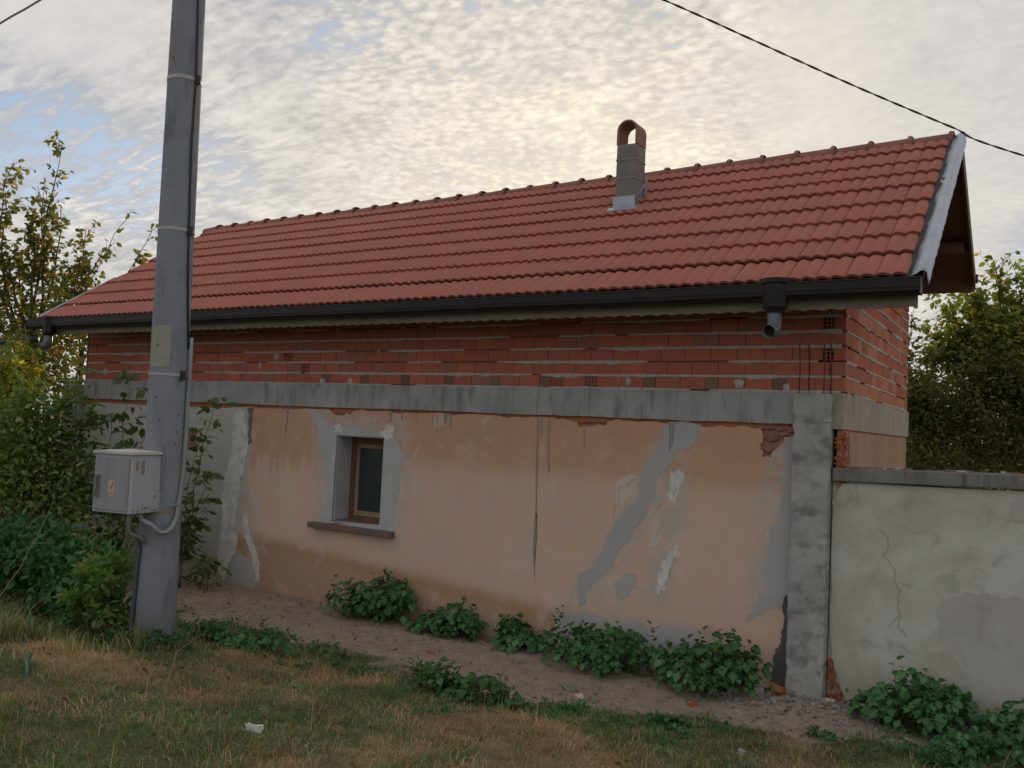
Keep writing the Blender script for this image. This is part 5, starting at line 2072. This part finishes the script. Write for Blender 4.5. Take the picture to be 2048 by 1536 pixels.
def sapling(name, label, base, stems, size, per=26, leaf='leafsap', group=None):
    b0 = (base[0], base[1], float(gz(*base)) - .02)
    root = thing(name, label, 'sapling', b0, group)
    mb = MB()
    P, T = [], []
    for si, tip in enumerate(stems):
        pts = curve_pts((b0[0] + random.uniform(-.08, .08), b0[1] + random.uniform(-.05, .05), b0[2]), tip, .07, 8, si + 80)
        mb.tube(pts, [.011 * (1 - .75 * k / 8) for k in range(9)], 5)
        for q in range(per):
            t = .15 + .85 * random.random() ** .8
            k = min(int(t * 8), 7)
            p0 = pts[k].lerp(pts[k + 1], t * 8 - k)
            a = random.uniform(0, 6.28)
            L = random.uniform(.03, .22)
            dv = Vector((math.cos(a), math.sin(a), .25))
            p1 = p0 + dv * L
            mb.tube([p0, p1], [.003, .002], 4, cap=False)
            P.append(p1)
            T.append(dv + Vector((0, 0, -.9 + random.uniform(-.3, .5))))
            if L > .1:
                P.append(p0 + dv * L * .55)
                T.append(Vector(rdir(1, -.4)[0]))
    mb.build('stems', M['stem'], root, smooth=True)
    A = lambda z: np.array([tuple(v) for v in z])
    S = size * (1 + (RNG.random(len(P)) - .5) * .6)
    o = link('foliage', leaf_mesh('foliage', A(P), A(T), rdir(len(P), 1.0), S, M[leaf], .6), root)
    o['kind'] = 'stuff'
    return root


sapling('slim_sapling', 'slim dark leaved sapling against grey plaster right of the pole', (-7.95, -.65), [(-7.58, -.5, 2.45), (-7.80, -.55, 2.0), (-7.50, -.55, 1.45), (-7.75, -.7, .95), (-8.1, -.7, 1.6)], .125, 30)
sapling('slim_sapling', 'slim leafy sapling rising behind the meter box before the grey wall', (-8.55, -1.1), [(-8.45, -1.15, 2.72), (-8.15, -1.0, 2.35), (-8.65, -1.2, 2.15), (-8.25, -1.1, 1.7), (-8.0, -1.0, 2.6)], .13, 36)
sapling('drooping_sprig', 'small drooping sprig at the wall foot under the ragged white plaster', (-7.55, -.55), [(-7.45, -.55, .42), (-7.38, -.6, .30), (-7.62, -.5, .35)], .12, 9)

# right: trees behind the garden wall
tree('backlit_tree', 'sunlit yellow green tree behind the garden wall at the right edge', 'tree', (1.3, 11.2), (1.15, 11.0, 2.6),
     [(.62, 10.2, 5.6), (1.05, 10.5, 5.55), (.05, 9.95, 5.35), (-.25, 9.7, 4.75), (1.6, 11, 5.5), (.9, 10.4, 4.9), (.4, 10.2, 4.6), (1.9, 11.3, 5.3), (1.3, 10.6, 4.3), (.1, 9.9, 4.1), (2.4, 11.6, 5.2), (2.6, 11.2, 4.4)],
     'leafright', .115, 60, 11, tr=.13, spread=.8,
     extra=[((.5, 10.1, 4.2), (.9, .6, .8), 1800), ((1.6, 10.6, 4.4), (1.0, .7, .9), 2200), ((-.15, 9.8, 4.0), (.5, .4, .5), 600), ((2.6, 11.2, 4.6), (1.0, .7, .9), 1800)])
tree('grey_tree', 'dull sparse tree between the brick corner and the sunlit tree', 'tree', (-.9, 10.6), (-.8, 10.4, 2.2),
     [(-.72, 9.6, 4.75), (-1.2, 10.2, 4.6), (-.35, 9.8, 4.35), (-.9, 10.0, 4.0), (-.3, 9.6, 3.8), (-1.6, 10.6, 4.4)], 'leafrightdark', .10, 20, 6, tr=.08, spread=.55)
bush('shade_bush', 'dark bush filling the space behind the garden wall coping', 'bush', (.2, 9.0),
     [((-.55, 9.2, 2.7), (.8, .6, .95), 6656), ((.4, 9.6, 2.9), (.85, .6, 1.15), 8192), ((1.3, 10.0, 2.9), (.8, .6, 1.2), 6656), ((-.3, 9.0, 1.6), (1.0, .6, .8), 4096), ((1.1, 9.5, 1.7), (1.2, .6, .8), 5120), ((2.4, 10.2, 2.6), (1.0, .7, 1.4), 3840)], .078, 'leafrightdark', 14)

# far-off wood beyond everything, reads as one mass
cl = []
for i in range(26):
    a = -26 + i * 1.75
    cl.append(((a, 22 + 4 * random.random() - max(0, (-a - 8)) * .75, 2.0 + .5 * random.random()), (1.7, 1.3, 2.2), 950))
fw = foliage('far_wood', cl, .30, M['leafrightdark'], None, .7)
tag(fw, 'dark mass of distant trees low behind house and garden wall', 'trees', kind='stuff')

# ------------------------------------------------------------------ grass


def grass(name, label, n, area, hgt, width, mat, dens, bend=.6, seed=1):
    g = np.random.default_rng(seed)
    X, Y = [], []
    tot = 0
    it = 0
    while tot < n and it < 60:
        it += 1
        x = g.uniform(area[0], area[1], 60000)
        y = g.uniform(area[2], area[3], 60000)
        # inside the view cone, with a margin
        dx, dy = x - CAM.x, y - CAM.y
        dep = -.5315 * dx + .8455 * dy
        lat = .847 * dx + .5295 * dy
        ok = (dep > 2.6) & (np.abs(lat) < dep * .68 + .5) & (g.random(60000) < dens(x, y))
        ok &= g.random(60000) < .35 + .65 * np.clip((fbm(x * 7 + seed * 3, y * 7, 2) - .38) * 5, 0, 1)
        ok &= g.random(60000) < np.clip(5.5 / np.maximum(dep, 1), .2, 1) ** 1.2
        X.append(x[ok])
        Y.append(y[ok])
        tot += ok.sum()
    X = np.concatenate(X)[:n]
    Y = np.concatenate(Y)[:n]
    n = len(X)
    Zb = gz(X, Y) - .005
    a = g.uniform(0, 2 * np.pi, n)
    d = np.stack([np.cos(a), np.sin(a), np.zeros(n)], 1)
    sdw = np.stack([-np.sin(a), np.cos(a), np.zeros(n)], 1)
    tw = g.uniform(0, np.pi, n)
    wv = sdw * np.cos(tw)[:, None] + d * np.sin(tw)[:, None]
    cl_ = np.clip((fbm(X * 5.5 + seed, Y * 5.5, 2) - .35) * 2.6, .15, 1.5)
    H_ = hgt * (0.35 + g.random(n) ** 1.5 * 1.1) * (.45 + .75 * cl_)
    bd = (bend * (.3 + g.random(n)))
    P0 = np.stack([X, Y, Zb], 1)
    up = np.array([0, 0, 1.0])
    P1 = P0 + up * (H_ * .55)[:, None] + d * (H_ * bd * .25)[:, None]
    P2 = P0 + up * (H_ * (1 - .35 * bd))[:, None] + d * (H_ * bd * .9)[:, None]
    w0 = (width * (.6 + .8 * g.random(n)))[:, None]
    V = np.stack([P0 - wv * w0 * .5, P0 + wv * w0 * .5, P1 - wv * w0 * .42, P1 + wv * w0 * .42, P2], 1).reshape(-1, 3)
    o = (np.arange(n) * 5)[:, None]
    F = np.concatenate([o + np.array([[0, 1, 3]]), o + np.array([[0, 3, 2]]), o + np.array([[2, 3, 4]])], 0)
    ob = link(name, mesh_np(name, V, F, M[mat]))
    tag(ob, label, 'grass', kind='stuff')
    return ob


AR = (-13, 4, -7.0, .2)
grass('grass', 'short mixed olive and straw grass covering the verge in the foreground', 70000, AR, .06, .0055, 'blade', lambda x, y: grassy(x, y) ** 1.5 * (.85 - .6 * np.clip(dryness(x, y), 0, 1)), 1.25, 3)
grass('green_grass', 'greener grass tufts along the edge of the earth path', 52000, AR, .065, .006, 'greenblade',
      lambda x, y: grassy(x, y) * np.clip(.12 + (fbm(x * 1.3 + 40, y * 1.3 + 7, 3) - .42) * 4 + .8 * np.exp(-((-y - np.interp(x, BX, BS) - .5) / .5) ** 2), 0, 1) * (1 - .95 * np.clip(dryness(x, y) * 1.3, 0, 1)), 1.05, 5)
grass('dry_grass', 'dry straw coloured grass matted over low mounds in the foreground', 36000, AR, .075, .0048, 'dryblade',
      lambda x, y: grassy(x, y) * np.clip(.07 + 1.0 * dryness(x, y), 0, 1), 1.35, 8)
grass('dry_stalks', 'thin tall dry stalks standing out of the grass', 700, AR, .30, .0045, 'dryblade', lambda x, y: grassy(x, y) ** 3 * .6, .5, 9)
grass('wall_foot_grass', 'sparse grass blades on the earth path and wall foot', 1800, AR, .06, .005, 'blade', lambda x, y: (1 - grassy(x, y)) * (y < -.1) * np.clip((fbm(x * 3, y * 3 + 60, 2) - .5) * 6, 0, 1), .9, 12)
# weedy growth at the left below the bushes
grass('tall_weeds', 'yellowish knee high weeds at the lower left beside the pole', 15000, (-9.5, -4.6, -4.6, -2.4), .24, .008, 'blade',
      lambda x, y: np.clip((fbm(x * 2 + 9, y * 2, 2) - .35) * 4, 0, 1) * np.clip((-4.9 - x) / .9, 0, 1), .8, 15)

cl = []
g5 = np.random.default_rng(31)
for i in range(90):
    x = g5.uniform(-8.2, 1.6)
    s_ = np.interp(x, BX, BS) + abs(g5.normal(.10, .25)) + (.7 * g5.random() if g5.random() < .4 else 0)
    r_ = g5.uniform(.05, .17)
    cl.append(((x, -s_, float(gz(x, -s_)) + .02), (r_ * 1.5, r_, .022 + r_ * .15), int(14 + r_ * 330)))
for x, y, r_ in ((-5.02, -2.98, .16), (-4.85, -2.75, .2), (-5.15, -3.12, .12), (-4.7, -2.45, .22), (-5.5, -3.25, .16), (-6.0, -3.35, .22), (-6.4, -3.4, .25)):
    cl.append(((x, y, float(gz(x, y)) + .06), (r_ * 1.3, r_, .07), 150))
gc = foliage('ground_cover', cl, .042, M['leafweed'], None, .5)
tag(gc, 'low dark green weeds creeping along the ragged edge of the grass', 'weeds', kind='stuff')

# ------------------------------------------------------------------ rubble and litter


def chunk(name, label, loc, size, mat, seed, cat='rubble', group=None, flat=.6):
    rr = random.Random(seed)
    bm = bmesh.new()
    bmesh.ops.create_cube(bm, size=1)
    bmesh.ops.subdivide_edges(bm, edges=bm.edges[:], cuts=2, use_grid_fill=True)
    for v in bm.verts:
        v.co += Vector((rr.uniform(-1, 1), rr.uniform(-1, 1), rr.uniform(-1, 1))) * .10
        v.co = Vector((v.co.x * size[0], v.co.y * size[1], v.co.z * size[2]))
    me = bpy.data.meshes.new(name)
    bm.to_mesh(me)
    bm.free()
    me.materials.append(M[mat])
    z = float(gz(loc[0], loc[1])) + size[2] * .32
    o = link(name, me, None, (loc[0], loc[1], z), (rr.uniform(-.25, .25), rr.uniform(-.25, .25), rr.uniform(0, 3)))
    return tag(o, label, cat, group)


rg = 'brick fragments and stones at the pillar foot'
chunk('brick_fragment', 'bright orange brick fragment leaning at the left foot of the pillar', (-.46, -.20), (.13, .09, .07), 'orangecrumb', 1, 'brick', rg)
chunk('brick_fragment', 'tan brick fragment behind the orange one near the pillar foot', (-.66, -.13), (.18, .09, .06), 'palewash', 2, 'brick', rg)
chunk('brick_fragment', 'lone yellow orange brick fragment on the path below the cement patches', (-1.76, -1.36), (.075, .06, .05), 'sticker', 3, 'brick')
chunk('stone', 'pale grey stone to the right of the pillar foot', (-.02, -.16), (.07, .05, .035), 'mortar', 4, 'stone', rg)
chunk('stone', 'grey lump of concrete left of the orange brick fragment', (-.60, -.25), (.10, .08, .06), 'cement', 5, 'stone', rg)
chunk('brick_fragment', 'small red brick chip on the path below the tall weed', (-1.0, -.78), (.06, .05, .04), 'orangecrumb', 6, 'brick')
chunk('stone', 'pale dusty stone on the path in front of the wide weed', (-2.0, -1.08), (.13, .09, .035), 'soilstone', 7, 'stone')
chunk('brick_fragment', 'flat red chip on bare earth in front of the small round weed', (-3.55, -1.05), (.09, .06, .03), 'orangecrumb', 8, 'brick')
chunk('stone', 'grey brown stone lying in the grass near the bottom right', (-.28, -1.75), (.055, .045, .035), 'soilstone', 9, 'stone')
chunk('paper_scrap', 'crumpled white paper scrap in the foreground grass', (-2.73, -3.98), (.11, .04, .05), 'litter', 10, 'litter')
V, F = [], []
rr = random.Random(77)
bm = bmesh.new()
bmesh.ops.create_icosphere(bm, subdivisions=1, radius=1)
bv = [v.co.copy() for v in bm.verts]
bf = [tuple(v.index for v in f.verts) for f in bm.faces]
bm.free()
for i in range(2600):
    if i < 850:
        x = rr.gauss(-.35, .65)
        y = -abs(rr.gauss(.22, .22)) - .02
        s = rr.uniform(.006, .028)
    else:
        x = rr.uniform(-7.5, 1.8)
        y = -rr.uniform(.1, 1.8)
        s = rr.uniform(.003, .012) * (rr.uniform(1.5, 3.2) if rr.random() < .09 else 1)
    if grassy(x, y) > .6:
        continue
    z = float(gz(x, y))
    b = len(V)
    sx, sy, sz = s * rr.uniform(.7, 1.4), s * rr.uniform(.7, 1.4), s * rr.uniform(.5, .9)
    for v in bv:
        k = rr.uniform(.75, 1.15)
        V.append((x + v.x * sx * k, y + v.y * sy * k, z + sz * .3 + v.z * sz * k))
    F += [tuple(b + q for q in f) for f in bf]
gr = link('gravel', mesh_np('gravel', V, F, M['soilstone']))
tag(gr, 'loose grit and small stones scattered on the earth path', 'gravel', kind='stuff')
g6 = np.random.default_rng(5)
n = 1500
x = g6.uniform(-8.5, 1.8, n)
y = -g6.uniform(.05, 5.5, n)
z = gz(x, y) + g6.uniform(.006, .035, n) * np.where(grassy(x, y) > .5, 1.2, .25)
T = rdir(n)
T[:, 2] *= .3
fl_ = link('fallen_leaves', leaf_mesh('fallen_leaves', np.stack([x, y, z], 1), T, rdir(n, 2.2), g6.uniform(.02, .06, n), M['deadleaf'], .6, .06, -.2))
tag(fl_, 'dry brown fallen leaves scattered over the grass and earth path', 'leaves', kind='stuff')
# hose end and plank in the weeds at the left
hz = lambda x, y: float(gz(x, y))
mb = MB()
mb.tube([(-4.99, -4.16, hz(-4.99, -4.16) + .06), (-4.87, -4.25, hz(-4.87, -4.25) + .05), (-4.72, -4.33, hz(-4.72, -4.33) + .035), (-4.60, -4.40, hz(-4.6, -4.4))], .016, 8)
tag(mb.build('hose', M['hose'], None, smooth=True), 'short length of green hose in the grass at the left edge', 'hose')
mb = MB()
Rm = Matrix.Rotation(.5, 3, 'Z') @ Matrix.Rotation(-.75, 3, 'Y')
mb.box(-7.05, -6.45, -3.1, -3.05, .28, .31, Rm, (-6.8, -3.1, .28))
tag(mb.build('plank', M['plank'], None, bevel=.004), 'thin grey plank leaning in the low bush at the left', 'plank')
# long pale stems
for i, (a, b_) in enumerate((((-6.9, -3.5, .25), (-6.45, -3.2, 1.42)), ((-.28, -1.9, .0), (-.30, -1.95, .30)))):
    mb = MB()
    mb.tube(curve_pts(a, b_, .06, 8, i), [.007, .007, .006, .006, .005, .005, .004, .003, .002], 5)
    tag(mb.build('dry_stem', M['drystem'], None, smooth=True), ('long pale dry stem slanting across the bush at the left edge', 'short forked dry stem standing on the path edge at the bottom right')[i], 'stem')
